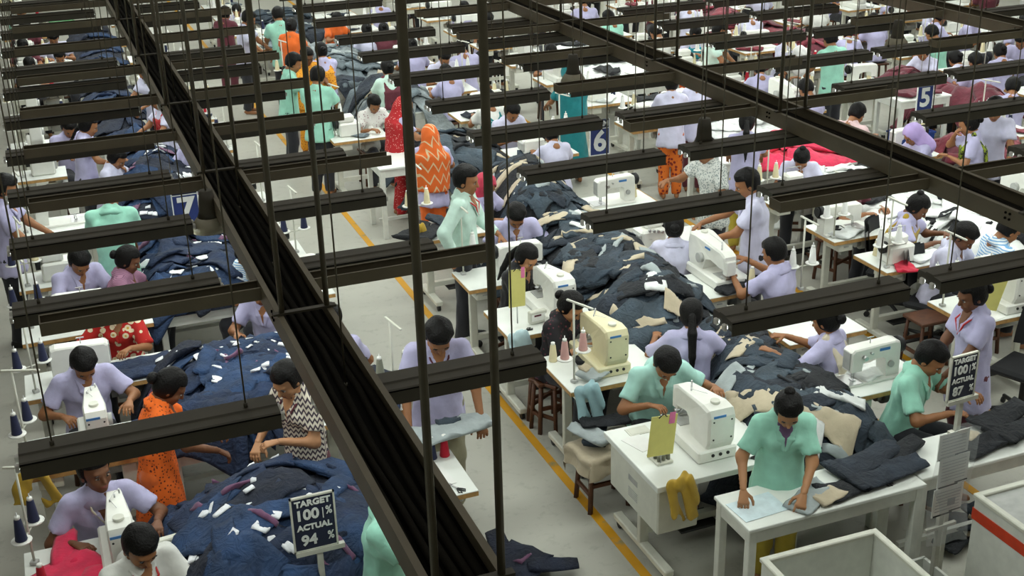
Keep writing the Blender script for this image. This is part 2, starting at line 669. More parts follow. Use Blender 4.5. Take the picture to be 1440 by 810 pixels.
def skeleton(o):
    s = o['h'] / 1.65; fem = o['fem']
    J = {}
    sit = o['pose'] == 'sit'
    zp = 0.53 if sit else 0.905 * s
    J['pel'] = np.array([0, 0, zp])
    lean, tw = o['lean'], o['twist']
    T1 = rotz(tw * 0.5) @ np.array([0, -math.sin(lean * 0.8), math.cos(lean * 0.8)])
    T2 = rotz(tw) @ np.array([0, -math.sin(lean * 1.15), math.cos(lean * 1.15)])
    J['wai'] = J['pel'] + 0.17 * s * T1
    J['che'] = J['wai'] + 0.18 * s * T1
    J['nek'] = J['che'] + 0.165 * s * T2
    side = rotz(tw) @ np.array([1.0, 0, 0])
    sw = (0.150 if fem else 0.170) * s
    for n, sg in (('L', 1), ('R', -1)):
        J['sh' + n] = J['nek'] - 0.045 * s * T2 + side * sg * sw + np.array([0, 0, 0])
    hp = lean * 1.0 + o['nod']
    Mh = rotz(tw + o['turn']) @ rotx(hp)
    J['Mh'] = Mh
    mid = rotz(tw) @ np.array([0, -math.sin(lean + o['nod'] * .5), math.cos(lean + o['nod'] * .5)])
    J['hed'] = J['nek'] + 0.052 * s * mid + Mh @ np.array([0, -0.015, 0.092]) * s
    for n, sg in (('L', 1), ('R', -1)):
        hip = J['pel'] + np.array([sg * 0.085 * s, 0, -0.01])
        J['hip' + n] = hip
        if sit:
            J['kn' + n] = np.array([sg * 0.13, -0.42 * s, 0.52]); J['an' + n] = np.array([sg * 0.13, -0.36 * s, 0.09])
        else:
            st = o['step'] * sg
            J['kn' + n] = np.array([sg * 0.085 * s, -0.02 - st * 0.6, 0.49 * s]); J['an' + n] = np.array([sg * 0.09 * s, 0.03 - st, 0.085])
        tgt = np.array(o['hands'][0 if n == 'L' else 1], float)
        pole = np.array([sg * 0.7, 0.45, -0.75])
        el, wr = ik(J['sh' + n], tgt, 0.275 * s, 0.245 * s, pole)
        J['el' + n], J['wr' + n] = el, wr
    return J, s


DEF = dict(h=1.6, fem=False, pose='sit', lean=0.22, twist=0.0, nod=0.35, turn=0.0, step=0.0,
           hands=((0.14, -0.42, 0.84), (-0.14, -0.40, 0.84)), curl=0.55, hair='short', sleeve=0.72, tunic=0.0, scarfband=None, res=0.019)


def body_arrays(o):
    J, s = skeleton(o)
    fem = o['fem']; res = o['res']
    near = res < 0.025
    w1 = 0.150 if fem else 0.160
    P = [slab(J['pel'] - np.array([0, 0, .02]), J['wai'], (0.150 * s, 0.110 * s), (0.128 * s, 0.092 * s)),
         slab(J['wai'], J['che'], (0.128 * s, 0.092 * s), (w1 * s, 0.108 * s)),
         slab(J['che'], J['nek'], (w1 * s, 0.105 * s), (0.085 * s, 0.060 * s)),
         cap(J['nek'], J['hed'] + J['Mh'] @ np.array([0, 0.025, -0.04]), 0.056 * s, 0.050 * s)]
    for n, sg in (('L', 1), ('R', -1)):
        P += [cap(J['sh' + n], J['el' + n], 0.050 * s, 0.039 * s), cap(J['el' + n], J['wr' + n], 0.039 * s, 0.026 * s),
              cap(J['che'] + (J['sh' + n] - J['nek']) * 0.5, J['sh' + n], 0.06 * s, 0.052 * s),
              cap(J['hip' + n], J['kn' + n], 0.083 * s, 0.056 * s), cap(J['kn' + n], J['an' + n], 0.055 * s, 0.036 * s),
              cap(J['an' + n] + np.array([0, 0.03, -0.045]), J['an' + n] + np.array([sg * 0.02, -0.15, -0.055]), 0.033, 0.028)]
        if fem:
            P.append(ell(J['che'] + (J['sh' + n] - J['nek']) * 0.42 + np.array([0, -0.085, 0.03]) * s, (0.055 * s,) * 3))
    v, q = sdf_mesh(P, res, k=0.035)
    vs, qs, ms = [v], [q], [np.zeros(len(q), int)]
    off = len(v)
    hv, hq, hm = get_head(fem, 0.0085 if near else 0.014)
    vs.append((hv * s * 1.08) @ J['Mh'].T + J['hed']); qs.append(hq + off); ms.append(hm); off += len(hv)
    for n, sg in (('L', 1), ('R', -1)):
        av, aq = get_hand(o['curl'], 0.0055 if near else 0.009)
        av = av.copy()
        if sg < 0:
            av[:, 0] *= -1; aq = aq[:, ::-1]
        z = -(J['wr' + n] - J['el' + n]); z /= np.linalg.norm(z)
        z = z + np.array([0, 0.0, 0.25]); z /= np.linalg.norm(z)
        x = np.array([-sg, -0.0, 0.0]); x = x - z * (x @ z); x /= np.linalg.norm(x)
        x = x * (-sg) if False else x
        y = np.cross(z, x)
        # palm (local -y) should face down: choose the roll that sends local y upwards
        if y[2] < 0:
            x, y = -x, -y
        if sg < 0 and (x[0] < 0):
            pass
        M = np.stack([x, y, z], 1)
        # thumb lies towards the body's middle
        if (M @ np.array([sg, 0, 0]))[0] * sg > 0:
            av[:, 0] *= -1; aq = aq[:, ::-1]
        vs.append(av * s @ M.T + J['wr' + n]); qs.append(aq + off); ms.append(np.zeros(len(aq), int)); off += len(av)
    return np.concatenate(vs), np.concatenate(qs), np.concatenate(ms), J, s


def shirt_arrays(o, J, s):
    fem = o['fem']; e = 0.017
    w1 = 0.150 if fem else 0.162
    T = J['che'] - J['pel']; T = T / np.linalg.norm(T)
    sit = o['pose'] == 'sit'
    P = [slab(J['wai'], J['che'], (0.140 * s + e, 0.098 * s + e), (w1 * s + e, 0.108 * s + e)),
         slab(J['che'], J['nek'] + 0.014 * T, (w1 * s + e, 0.105 * s + e), (0.090 * s + e, 0.062 * s + e), True)]
    P.append(cap(J['nek'] - 0.05 * T, J['nek'] + 0.012 * T, 0.094 * s, 0.074 * s))
    P.append(cap(J['nek'] + np.array([0, 0.03, -0.05]) * s, J['nek'] + (J['hed'] - J['nek']) * 0.12 + np.array([0, 0.03, 0]) * s, 0.080 * s, 0.064 * s))
    tun = o['tunic']
    if sit:
        P.append(slab(J['wai'], J['pel'] - 0.06 * T, (0.140 * s + e, 0.1 * s + e), (0.180 * s + e, 0.145 * s + e), True))
        if tun:
            for n in 'LR':
                P.append(cap(J['hip' + n], J['hip' + n] * 0.35 + J['kn' + n] * 0.65, 0.10 * s, 0.085 * s, True))
    else:
        hem = 0.16 + tun
        P.append(slab(J['wai'], J['pel'] - np.array([0, 0, hem]), (0.140 * s + e, 0.1 * s + e), (0.186 * s + e + tun * 0.10, 0.140 * s + e + tun * 0.12), True))
    for n in 'LR':
        P.append(cap(J['che'] + (J['sh' + n] - J['nek']) * 0.5, J['sh' + n], 0.062 * s + e, 0.050 * s + e * .6))
        P.append(cap(J['nek'] + (J['sh' + n] - J['nek']) * 0.2, J['sh' + n], 0.050 * s, 0.052 * s))
        sl = o['sleeve']
        if sl <= 1:
            P.append(cap(J['sh' + n], J['sh' + n] + (J['el' + n] - J['sh' + n]) * sl, 0.050 * s + e * .6, 0.056 * s + e * 0.9, True))
        else:
            P.append(cap(J['sh' + n], J['el' + n], 0.053 * s + e, 0.046 * s + e * 0.8))
            P.append(cap(J['el' + n], J['el' + n] + (J['wr' + n] - J['el' + n]) * (sl - 1), 0.046 * s + e * 0.8, 0.036 * s + e * 0.6, True))
        if fem:
            P.append(ell(J['che'] + (J['sh' + n] - J['nek']) * 0.42 + np.array([0, -0.085, 0.03]) * s, (0.055 * s + e * .7,) * 3))
    return sdf_mesh(P, o['res'], k=0.026, wrinkle=0.007, seed=o.get('seed', 0.0))


def collar_arrays(J, s, res):
    """folded shirt collar round the neck"""
    mb = MB(); n = 14
    ax = J['hed'] - J['nek']; ax = ax / np.linalg.norm(ax)
    _, u, v = _axes(ax)
    v = -v if v[1] > 0 else v
    c0 = J['nek'] - ax * 0.012
    vs, fs = [], []
    for i in range(n):
        t = 2 * math.pi * (i + 0.5) / n - math.pi / 2
        fr = max(0.0, -math.sin(t))
        for r, z in ((0.064, 0.052), (0.076, 0.050), (0.120 + 0.016 * fr, -0.020 - 0.030 * fr), (0.100, -0.045)):
            vs.append(c0 + s * ((math.cos(t) * u - math.sin(t) * v * 0.9) * r + ax * z))
    for i in range(n):
        j = (i + 1) % n
        for k in range(4):
            k2 = (k + 1) % 4
            fs.append((i * 4 + k, i * 4 + k2, j * 4 + k2, j * 4 + k))
    mb.add(vs, fs, 0, True)
    return mb


def lapel_arrays(J, s, sg):
    """one side of the open shirt front"""
    a = J['nek'] + (J['sh' + ('L' if sg > 0 else 'R')] - J['nek']) * 0.34 + (J['hed'] - J['nek']) * 0.10 + np.array([0, -0.045, 0]) * s
    T = J['nek'] - J['che']; T = T / np.linalg.norm(T)
    F = np.cross(J['shR'] - J['shL'], T); F = F / np.linalg.norm(F)
    F = F if F[1] * (1 if abs(F[1]) > .2 else 0) <= 0 else -F
    c = J['che'] + F * 0.139 * s - T * 0.01 + (J['sh' + ('L' if sg > 0 else 'R')] - J['nek']) * 0.06
    m = (a + c) / 2 + F * 0.026 * s
    return sdf_mesh([slab(a, m, (0.030, 0.011), (0.026, 0.010)), slab(m, c, (0.026, 0.010), (0.014, 0.009))], 0.010, k=0.012)


def neckline_arrays(J, s):
    """what shows in the open V of the shirt"""
    T = J['nek'] - J['che']; T = T / np.linalg.norm(T)
    F = np.cross(J['shR'] - J['shL'], T); F = F / np.linalg.norm(F)
    F = F if F[1] <= 0 else -F
    a = J['nek'] + F * 0.062 * s + T * 0.02; c = J['che'] + F * 0.134 * s - T * 0.02
    return sdf_mesh([slab(a, (a + c) / 2 + F * 0.018 * s, (0.058, 0.012), (0.034, 0.010)), slab((a + c) / 2 + F * 0.018 * s, c, (0.034, 0.010), (0.008, 0.008))], 0.010, k=0.01)


def trouser_arrays(o, J, s):
    P = [slab(J['pel'] - np.array([0, 0, .03]), J['pel'] + 0.6 * (J['wai'] - J['pel']), (0.160 * s, 0.120 * s), (0.142 * s, 0.104 * s))]
    wd = o.get('baggy', 0.012)
    for n in 'LR':
        P += [cap(J['hip' + n], J['kn' + n], 0.088 * s + wd * .5, 0.064 * s + wd), cap(J['kn' + n], J['an' + n] + np.array([0, 0, -0.02]), 0.064 * s + wd, 0.056 * s + wd, True)]
    return sdf_mesh(P, max(o['res'], 0.02), k=0.03, wrinkle=0.005)


def band_arrays(o, J, s, front=True, back=True):
    """long scarf laid over the shoulders: a flat band that follows the chest"""
    P = []
    for n, sg in (('L', 1), ('R', -1)):
        top = J['nek'] + (J['sh' + n] - J['nek']) * 0.42 + np.array([0, 0.0, 0.045])
        f = J['che'] + (J['sh' + n] - J['nek']) * 0.45 + np.array([0, -0.135, 0.02]) * s
        b = J['che'] + (J['sh' + n] - J['nek']) * 0.45 + np.array([0, 0.125, 0.02]) * s
        P += [slab(top, f, (0.055, 0.022), (0.06, 0.020)), slab(top, b, (0.055, 0.022), (0.06, 0.020))]
        if front:
            P.append(slab(f, f * 0.45 + (J['pel'] + np.array([sg * .08, -.15, .05])) * 0.55, (0.06, 0.018), (0.07, 0.016)))
        if back:
            P.append(slab(b, b * 0.3 + (J['pel'] + np.array([sg * .09, .14, 0])) * 0.7, (0.065, 0.018), (0.075, 0.016)))
    return sdf_mesh(P, max(0.013, o['res'] * 0.8), k=0.02, wrinkle=0.004)


def wrap_arrays(o, J, s):
    """sari end drawn over head and shoulders"""
    H = J['hed']; M = J['Mh']
    P = [ell(H + M @ np.array([0, 0.03, 0.02]), np.array([0.105, 0.120, 0.125]) * s, M.T),
         slab(H + M @ np.array([0, 0.06, -0.05]), J['che'] + np.array([0, 0.04, 0.05]), (0.10 * s, 0.10 * s), (0.205 * s, 0.140 * s)),
         slab(J['che'] + np.array([0, 0.04, 0.08]), J['pel'] + np.array([0, 0.03, 0.02]), (0.215 * s, 0.135 * s), (0.205 * s, 0.150 * s), True)]
    face = H + M @ np.array([0, -0.10, -0.02])
    cut = lambda X, Y, Z: 0.085 * s - np.sqrt((X - face[0]) ** 2 + (Y - face[1]) ** 2 + (Z - face[2]) ** 2)
    return sdf_mesh(P, o['res'], k=0.05, cuts=(cut,), wrinkle=0.007)


PERSON_ME = {}
SEATS = []


def person(label, at=None, px=None, face=0.0, shirt=None, trousers=None, skin=0, group=None, key=None, scarf=None, wrap=None,
           hood=None, collar=True, vneck=None, shoes=None, lanyard=None, name='person', **kw):
    """face: 0 looks towards -y (the gallery), pi looks away; px=(x, y) puts the head on that pixel, at=(x, y) the pelvis on that spot"""
    o = dict(DEF); o.update(kw)
    if key is None or key not in PERSON_ME:
        v, q, mi, J, s = body_arrays(o)
        R = {}
        R['body'] = np_mesh('body', v, q, [SKIN[0], DARK, LIPS, EYEW], mi)
        sv, sq = shirt_arrays(o, J, s)
        R['shirt'] = np_mesh('shirt', sv, sq, LAV)
        if collar and o['res'] < 0.025:
            R['collar'] = collar_arrays(J, s, o['res']).mesh('collar', LAV)
        tv, tq = trouser_arrays(o, J, s)
        R['trousers'] = np_mesh('trousers', tv, tq, DKTR)
        if scarf:
            R['scarf'] = np_mesh('scarf', *band_arrays(o, J, s), LAV)
        if wrap:
            R['wrap'] = np_mesh('sari_end', *wrap_arrays(o, J, s), LAV)
        R['J'] = J; R['s'] = s
        if collar and o['res'] < 0.025:
            R['neckline'] = np_mesh('neckline', *neckline_arrays(J, s), SKIN[0])
            for sg in (1, -1):
                R['lapel%d' % sg] = np_mesh('lapel', *lapel_arrays(J, s, sg), LAV)
        if key is not None:
            PERSON_ME[key] = R
    else:
        R = PERSON_ME[key]
    J, s = R['J'], R['s']
    hl = rotz(face) @ J['hed']
    if px is not None:
        g = G(px[0], px[1], hl[2])
        loc = (g[0] - hl[0], g[1] - hl[1], 0)
    else:
        loc = (at[0], at[1], 0)
    root = link(name, None, None, loc, face, label, 'person', group)
    if o['pose'] == 'sit':
        SEATS.append((loc, face, label, group, o['res'] < 0.025))

    def dress(nm, me, m, lab=None):
        ob = link(nm, me, root, label=lab)
        ob.material_slots[0].link = 'OBJECT'
        ob.material_slots[0].material = m
        return ob
    b = dress('body', R['body'], SKIN[skin])
    sh = dress('shirt', R['shirt'], shirt or LAV)
    if 'collar' in R:
        dress('collar', R['collar'], shirt or LAV).parent = sh
        dress('neckline', R['neckline'], vneck or SKIN[skin]).parent = sh
        for sg in (1, -1):
            dress('lapel', R['lapel%d' % sg], shirt or LAV).parent = sh
    dress('trousers', R['trousers'], trousers or DKTR)
    near = o['res'] < 0.025
    if not wrap:
        st = 'scarf' if hood else o['hair']
        hm = get_hair(st, 0.010 if near else 0.016, HAIRM)
        ho = link('headscarf' if hood else 'hair', hm, root)
        Mh = J['Mh'] * s * 1.08
        ho.matrix_local = Matrix([[*Mh[i], J['hed'][i]] for i in range(3)] + [[0, 0, 0, 1]])
        ho.material_slots[0].link = 'OBJECT'
        ho.material_slots[0].material = hood or HAIRM
    if scarf:
        dress('scarf', R['scarf'], scarf)
    if wrap:
        dress('sari_end', R['wrap'], wrap)
    if lanyard and near:
        mb = MB()
        c = J['che'] + np.array([0, -0.137, -0.02]) * s
        for sg in (-1, 1):
            a = J['nek'] + np.array([sg * 0.075, 0.02, 0.03]) * s
            m1 = J['che'] + np.array([sg * 0.062, -0.135, 0.09]) * s
            mb.tube([a, m1, c], 0.007, 6)
        link('lanyard', mb.mesh('lanyard', lanyard), root)
    if shoes:
        for n, sg in (('L', 1), ('R', -1)):
            mb = MB()
            vv, qq = sdf_mesh([cap(J['an' + n] + np.array([0, 0.04, -0.045]), J['an' + n] + np.array([sg * 0.02, -0.17, -0.05]), 0.044, 0.036)], 0.014, k=0, cuts=(lambda X, Y, Z: 0.004 - Z,))
            link('shoe', np_mesh('shoe', vv, qq, shoes), root)
    return root, loc
# ------------------------------------------------------------------ the hall
def floor_mat():
    m, nt, b = nodes('polished_concrete')
    tc = nt.nodes.new('ShaderNodeTexCoord')
    n1 = nt.nodes.new('ShaderNodeTexNoise'); n1.inputs['Scale'].default_value = 0.7; n1.inputs['Detail'].default_value = 6
    n2 = nt.nodes.new('ShaderNodeTexNoise'); n2.inputs['Scale'].default_value = 9; n2.inputs['Detail'].default_value = 8
    n2.inputs['Roughness'].default_value = 0.7
    for n in (n1, n2):
        nt.links.new(tc.outputs['Object'], n.inputs['Vector'])
    r1 = ramp(nt, [(0.3, srgb('#a9a89d')), (0.7, srgb('#b6b5aa'))])
    r2 = ramp(nt, [(0.32, srgb('#8d8b80')), (0.46, (1, 1, 1, 1)), (1.0, (1, 1, 1, 1))])
    nt.links.new(n1.outputs['Fac'], r1.inputs['Fac']); nt.links.new(n2.outputs['Fac'], r2.inputs['Fac'])
    mx = nt.nodes.new('ShaderNodeMix'); mx.data_type = 'RGBA'; mx.blend_type = 'MULTIPLY'; mx.inputs[0].default_value = 0.25
    nt.links.new(r1.outputs['Color'], mx.inputs[6]); nt.links.new(r2.outputs['Color'], mx.inputs[7])
    nt.links.new(mx.outputs[2], b.inputs['Base Color'])
    b.inputs['Roughness'].default_value = 0.5
    return m


mb = MB(); mb.box((10.5, 18, -0.06), (31, 42, 0.12))
struct('floor', mb.mesh('floor', floor_mat()))
PAINT = mat('wall_paint', '#c9cbc4', 0.8)
for nm, c, sz in (('wall_left', (-5.1, 18, 3.4), (0.2, 42, 6.8)), ('wall_right', (26.1, 18, 3.4), (0.2, 42, 6.8)),
                  ('wall_far', (10.5, 39.1, 3.4), (31.4, 0.2, 6.8)), ('wall_near', (10.5, -3.1, 3.4), (31.4, 0.2, 6.8))):
    mb = MB(); mb.box(c, sz); struct(nm, mb.mesh(nm, PAINT))
mb = MB(); mb.box((10.5, 18, 6.86), (31.4, 42.4, 0.12)); struct('ceiling', mb.mesh('ceiling', mat('ceiling_paint', '#b9bab4', 0.85)))


def worn_yellow():
    m, nt, b = nodes('worn_yellow_paint')
    tc = nt.nodes.new('ShaderNodeTexCoord')
    n = nt.nodes.new('ShaderNodeTexNoise'); n.inputs['Scale'].default_value = 7; n.inputs['Detail'].default_value = 8
    nt.links.new(tc.outputs['Object'], n.inputs['Vector'])
    r = ramp(nt, [(0.30, srgb('#8f845c')), (0.40, srgb('#cc920c')), (0.8, srgb('#d29a14'))])
    nt.links.new(n.outputs['Fac'], r.inputs['Fac']); nt.links.new(r.outputs['Color'], b.inputs['Base Color'])
    b.inputs['Roughness'].default_value = 0.6
    return m


YEL = worn_yellow()
for i, (x, y0, y1) in enumerate(((3.235, 3.0, 36), (5.93, 3.0, 36), (6.90, 3.0, 36), (10.4, 3.0, 36))):
    mb = MB(); mb.box((x, (y0 + y1) / 2, 0.0015), (0.070, y1 - y0, 0.003)); struct('trim_%d' % (i + 1), mb.mesh('floor_line', YEL))

# ------------------------------------------------------------------ hanging trunks, branches and fluorescent fixtures
STEEL = mat('brown_painted_steel', '#6a624f', 0.5, noise=0.12, scale=5)
STEELD = mat('dark_brown_steel', '#454135', 0.5, noise=0.15, scale=6)
STEELIN = mat('soot_black_steel', '#0d0c0a', 0.9, spec=0.1)
CABLE = mat('black_cable', '#1b1914', 0.9, spec=0.1)
ROD = mat('brown_rod', '#6b6552', 0.45)
TUBE = mat('fluorescent_glass', '#f4fff8', 0.3, emit=6.0, noise=0.0)
HOLDER = mat('white_plastic', '#e8e8e2', 0.4)

TZ = 2.47


def trunk(xl, label, hang, y0=1.5, y1=22.0):
    W, D = 0.275, 0.115
    root = link('cable_trunk', None, None, (xl + W / 2, (y0 + y1) / 2, TZ), 0, label, 'trunking', 'cable trunks')
    L = (y1 - y0) / 2
    a = MB()
    a.box((0, 0, -D + 0.003), (W, 2 * L, 0.006))
    link('channel', a.mesh('channel', [STEELIN]), root)
    for sg in (-1, 1):
        s = MB()
        s.box((sg * (W / 2 + 0.003), 0, -D / 2), (0.006, 2 * L, D))
        s.box((sg * (W / 2 - 0.012), 0, -0.003), (0.024, 2 * L, 0.006))
        link('side_plate', s.mesh('side_plate', STEEL), root)
    for k, (x, z, r) in enumerate(((-0.10, -0.085, 0.02), (-0.05, -0.088, 0.016), (0.0, -0.092, 0.018), (0.055, -0.086, 0.017), (0.10, -0.084, 0.02))):
        c = MB()
        pts = [(x + 0.012 * math.sin(3.1 * t + k), -L + t, z + 0.006 * math.sin(2.3 * t + 2 * k)) for t in np.arange(0, 2 * L + 0.1, 0.5)]
        c.tube(pts, r, 6)
        link('cable', c.mesh('cable', CABLE), root)
    cy = (y0 + y1) / 2
    for y in hang:
        b = MB(); b.box((0, y - cy, 0.008), (W + 0.05, 0.035, 0.012)); br = link('bracket', b.mesh('bracket', STEELD), root)
        for sg in (-1, 1):
            c = MB(); c.cyl((sg * (W / 2 - 0.02), y - cy, 0.0), (sg * (W / 2 - 0.02), y - cy, 6.8 - TZ), 0.015, 8)
            link('hanger_rod', c.mesh('hanger_rod', ROD), root)
        for q in range(4):
            c = MB(); c.cyl((-W / 2 - 0.004, y - cy + 0.10 + 0.035 * (q % 2), -0.03 - 0.035 * (q // 2)), (-W / 2 - 0.014, y - cy + 0.10 + 0.035 * (q % 2), -0.03 - 0.035 * (q // 2)), 0.008, 6)
            link('bolt', c.mesh('bolt', STEELIN), br)


HANG = [3.28, 5.80, 8.48, 10.6, 12.8, 15.0, 17.2]
trunk(0.93, 'long open cable trunk passing over the navy garment heaps', HANG)
trunk(5.37, 'long open cable trunk passing over the mint and lavender workers, beside TEAM 6 sign', [y - 0.4 for y in HANG])
trunk(9.42, 'long open cable trunk beyond the TEAM 5 sign', [y - 0.8 for y in HANG])

branch = {}


def branch_channel(x0, x1, y, group, label):
    k = BY.index(y) - 2
    label += ', at the TEAM signs' if k == 0 else ', %s %s the TEAM signs' % (['', 'one', 'two', 'three', 'four', 'five'][abs(k)], 'before' if k < 0 else 'past')
    L = round(x1 - x0, 2)
    if L not in branch:
        p = Proto()
        a = MB(); a.box((0, 0, -0.057), (L, 0.125, 0.006)); p.part('base', a, STEELIN)
        for sg in (-1, 1):
            s = MB(); s.box((0, sg * 0.062, -0.032), (L, 0.006, 0.07)); s.box((0, sg * 0.057, 0.001), (L, 0.014, 0.005)); p.part('side_plate', s, STEEL)
        c = MB(); c.tube([(-L / 2, 0.0, -0.042), (L / 2, 0.01, -0.042)], 0.012, 6); p.part('cable', c, CABLE)
        e = MB(); e.box((-L / 2, 0, -0.032), (0.006, 0.13, 0.07)); p.part('end_plate', e, STEEL)
        branch[L] = p
    branch[L].place('branch_channel', label, 'trunking', ((x0 + x1) / 2, y, 2.45), 0, group)


BY = [6.31, 8.42, 9.81, 11.10, 12.44, 13.95, 15.3, 16.7]
for y in BY:
    branch_channel(-0.21, 0.925, y, 'branches over the blue sewing line', 'short brown branch from navy-heap trunk to outer aisle')
    branch_channel(1.215, 2.28, y, 'branches over the yellow-lined aisle', 'short brown branch from navy-heap trunk to yellow aisle')
    if y < 14:
        branch_channel(4.22, 5.365, y, 'branches over the dark denim heap', 'short brown branch of the middle trunk over dark denim')
        branch_channel(5.655, 6.72, y, 'branches past the middle trunk', 'short brown branch of the middle trunk towards TEAM 5')
        if y > 8:
            branch_channel(8.28, 9.415, y, 'branches before the last trunk', 'short brown branch of the trunk beyond TEAM 5')

fix = Proto()
FL = 1.12
a = MB()
for q_ in ([(-0.092, -0.012), (0.092, -0.012), (0.098, -0.010), (0.090, 0.0), (0.034, 0.0), (0.028, 0.008), (-0.028, 0.008), (-0.034, 0.0), (-0.088, -0.004), (-0.098, -0.012)],
           [(-0.098, -0.084), (-0.093, -0.084), (-0.093, -0.012), (-0.098, -0.012)], [(0.093, -0.084), (0.098, -0.084), (0.098, -0.012), (0.093, -0.012)]):
    a.prism(q_, 0, -FL / 2, FL / 2)
for ex in (-1, 1):
    a.box((ex * (FL / 2 - 0.002), 0, -0.035), (0.004, 0.186, 0.046))
fix.part('housing', a, STEELD)
a = MB(); a.box((0, -0.099, -0.012), (FL, 0.004, 0.006)); fix.part('seam', a, STEELIN)
a = MB(); a.box((0, 0, -0.0145), (FL - 0.02, 0.184, 0.003)); fix.part('reflector', a, HOLDER)
for sg in (-1, 1):
    a = MB(); a.cyl((-FL / 2 - 0.012, sg * 0.042, -0.050), (FL / 2 + 0.012, sg * 0.042, -0.050), 0.013, 8); t_ = fix.part('tube', a, TUBE)
    for ex in (-1, 1):
        a = MB(); a.box((ex * (FL / 2 + 0.012), sg * 0.042, -0.050), (0.020, 0.030, 0.036), 0.004); fix.part('lamp_holder', a, HOLDER)
for ex in (-1, 1):
    a = MB(); a.cyl((ex * 0.42, 0, 0.0), (ex * 0.42, 0, 6.8 - 2.35), 0.0042, 6); fix.part('hanger_rod', a, ROD)
    a = MB(); a.cyl((ex * 0.42, 0, 0.0), (ex * 0.42, 0, 0.03), 0.010, 8); fix.part('rod_nut', a, STEELD)

RY = [5.18, 6.88, 8.0, 9.1, 10.2, 11.35, 12.5, 13.5, 14.6, 15.7, 16.75] + [17.85 + 1.1 * i for i in range(15)]
RX = [ (0.205, 'a'), (1.515, 'b'), (3.68, 'c'), (5.005, 'd'), (7.165, 'e'), (8.40, 'g'), (10.62, 'h'), (11.9, 'i'), (14.1, 'j'), (15.4, 'k'), (17.6, 'l'), (18.9, 'm'), (21.0, 'n')]
FLABEL = {'a': 'over the outer machines of the blue sewing line', 'b': 'between the navy-heap trunk and the yellow-lined aisle',
          'c': 'over the bartack machines along the yellow line', 'd': 'over the dark denim heap before the middle trunk',
          'e': 'just past the middle trunk', 'g': 'over the TEAM 5 tables', 'h': 'past the last trunk', 'i': 'over the maroon garment line'}
FSHORT = {'a': 'over the outer blue line', 'b': 'left of the yellow aisle', 'c': 'over the bartack machines', 'd': 'over the dark denim', 'e': 'past the middle trunk', 'g': 'over the TEAM 5 tables', 'h': 'past the last trunk', 'i': 'over the maroon line'}
NUMW = ['no', 'one', 'two', 'three', 'four', 'five', 'six', 'seven', 'eight', 'nine'] + ['many'] * 40
area = bpy.data.lights.new('fluorescent_light', 'AREA')
area.shape = 'RECTANGLE'; area.size = 1.1; area.size_y = 0.12
area.energy = FIXTURE_WATT; area.color = FIXTURE_TINT
NF = 0
for x, cl in RX:
    for j, y in enumerate(RY):
        if x > 0.95 * y + 3.5 or (x < -1 and j % 2) or (y > 24 and j % 2) or (x > 15 and j % 2):
            continue
        if x == 1.515 and y > 12 and y < 16.9 and j % 2 == 0:
            pass
        k = RY.index(y) - 4
        row = 'in the row of the TEAM signs' if k == 0 else '%s row%s %s the TEAM signs' % (NUMW[abs(k)], '' if abs(k) == 1 else 's', 'before' if k < 0 else 'beyond')
        seen = cl in FSHORT and k < 9
        lab = 'dark brown fluorescent fixture %s, %s' % (FSHORT[cl], row) if seen else 'dark brown fluorescent fixture hanging far over the back sewing lines'
        r = fix.place('light_fixture', lab, 'light', (x, y - 0.09, 2.35), 0, 'fluorescent fixtures ' + FLABEL[cl] if seen else 'fluorescent fixtures far over the back lines')
        lo = bpy.data.objects.new('fluorescent_light', area); COL.objects.link(lo)
        lo.parent = r; lo.location = (0, 0, -0.09)
        NF += 1

# high-bay lamps with a glass skirt
GLASSL = mat('frosted_lamp_skirt', '#9a9580', 0.35)
bay = Proto()
a = MB(); a.lathe([(0.02, 0.10), (0.045, 0.10), (0.055, 0.03), (0.060, -0.04), (0.075, -0.08)], 16); bay.part('lamp_body', a, STEELD)
a = MB(); a.lathe([(0.075, -0.08), (0.105, -0.115), (0.120, -0.150), (0.122, -0.175), (0.112, -0.178), (0.108, -0.15)], 20); bay.part('skirt', a, GLASSL)
a = MB(); a.cyl((0, 0, 0.1), (0, 0, 6.8 - 2.42), 0.006, 6); bay.part('hanger_rod', a, ROD)
for px, py, lab in ((990, 195, 'bell-shaped high-bay lamp hanging behind the man in floral shirt'), (1262, 50, 'bell-shaped high-bay lamp near the last trunk'),
                    (293, 300, 'bell-shaped high-bay lamp beside the TEAM 7 sign'), (806, 100, 'bell-shaped high-bay lamp hanging by the teal sari')):
    g = G(px, py, 2.36)
    bay.place('high_bay_lamp', lab, 'lamp', (g[0], g[1], 2.42), 0, None)
# ------------------------------------------------------------------ furniture and machines
LAM = mat('white_laminate', '#e3e6e0', 0.35, noise=0.04, scale=4)
WOOD = mat('table_edge_wood', '#b88f56', 0.55, noise=0.2, scale=25)
FRAME = mat('cream_metal', '#cfcfc2', 0.45, noise=0.05)
CREAM = mat('cream_enamel', '#d8cfa8', 0.35, noise=0.03)
MWHITE = mat('machine_white', '#e4e4dc', 0.3, noise=0.03)
MGREY = mat('machine_grey', '#a9aaa6', 0.4, noise=0.1)
CHROME = mat('chrome', '#c8c8c8', 0.35, metal=1.0, noise=0.0)
BLK = mat('black_rubber', '#161616', 0.6)
STOOLW = mat('stool_wood', '#5a3620', 0.55, noise=0.25, scale=18)
PAPER = mat('white_paper', '#e6e6e2', 0.7, noise=0.03)
YPAPER = mat('yellow_card', '#d9d27c', 0.7, noise=0.04)
PINK = mat('pink_note', '#e27aa8', 0.7)
YCLOTH = cloth('mustard', '#b3922f')
PWHITE = mat('painted_wood_white', '#d6d8d0', 0.5, noise=0.06)
BLUEINK = mat('blue_print', '#3f78b5', 0.5)
ZT = 0.78

TABLES = {}


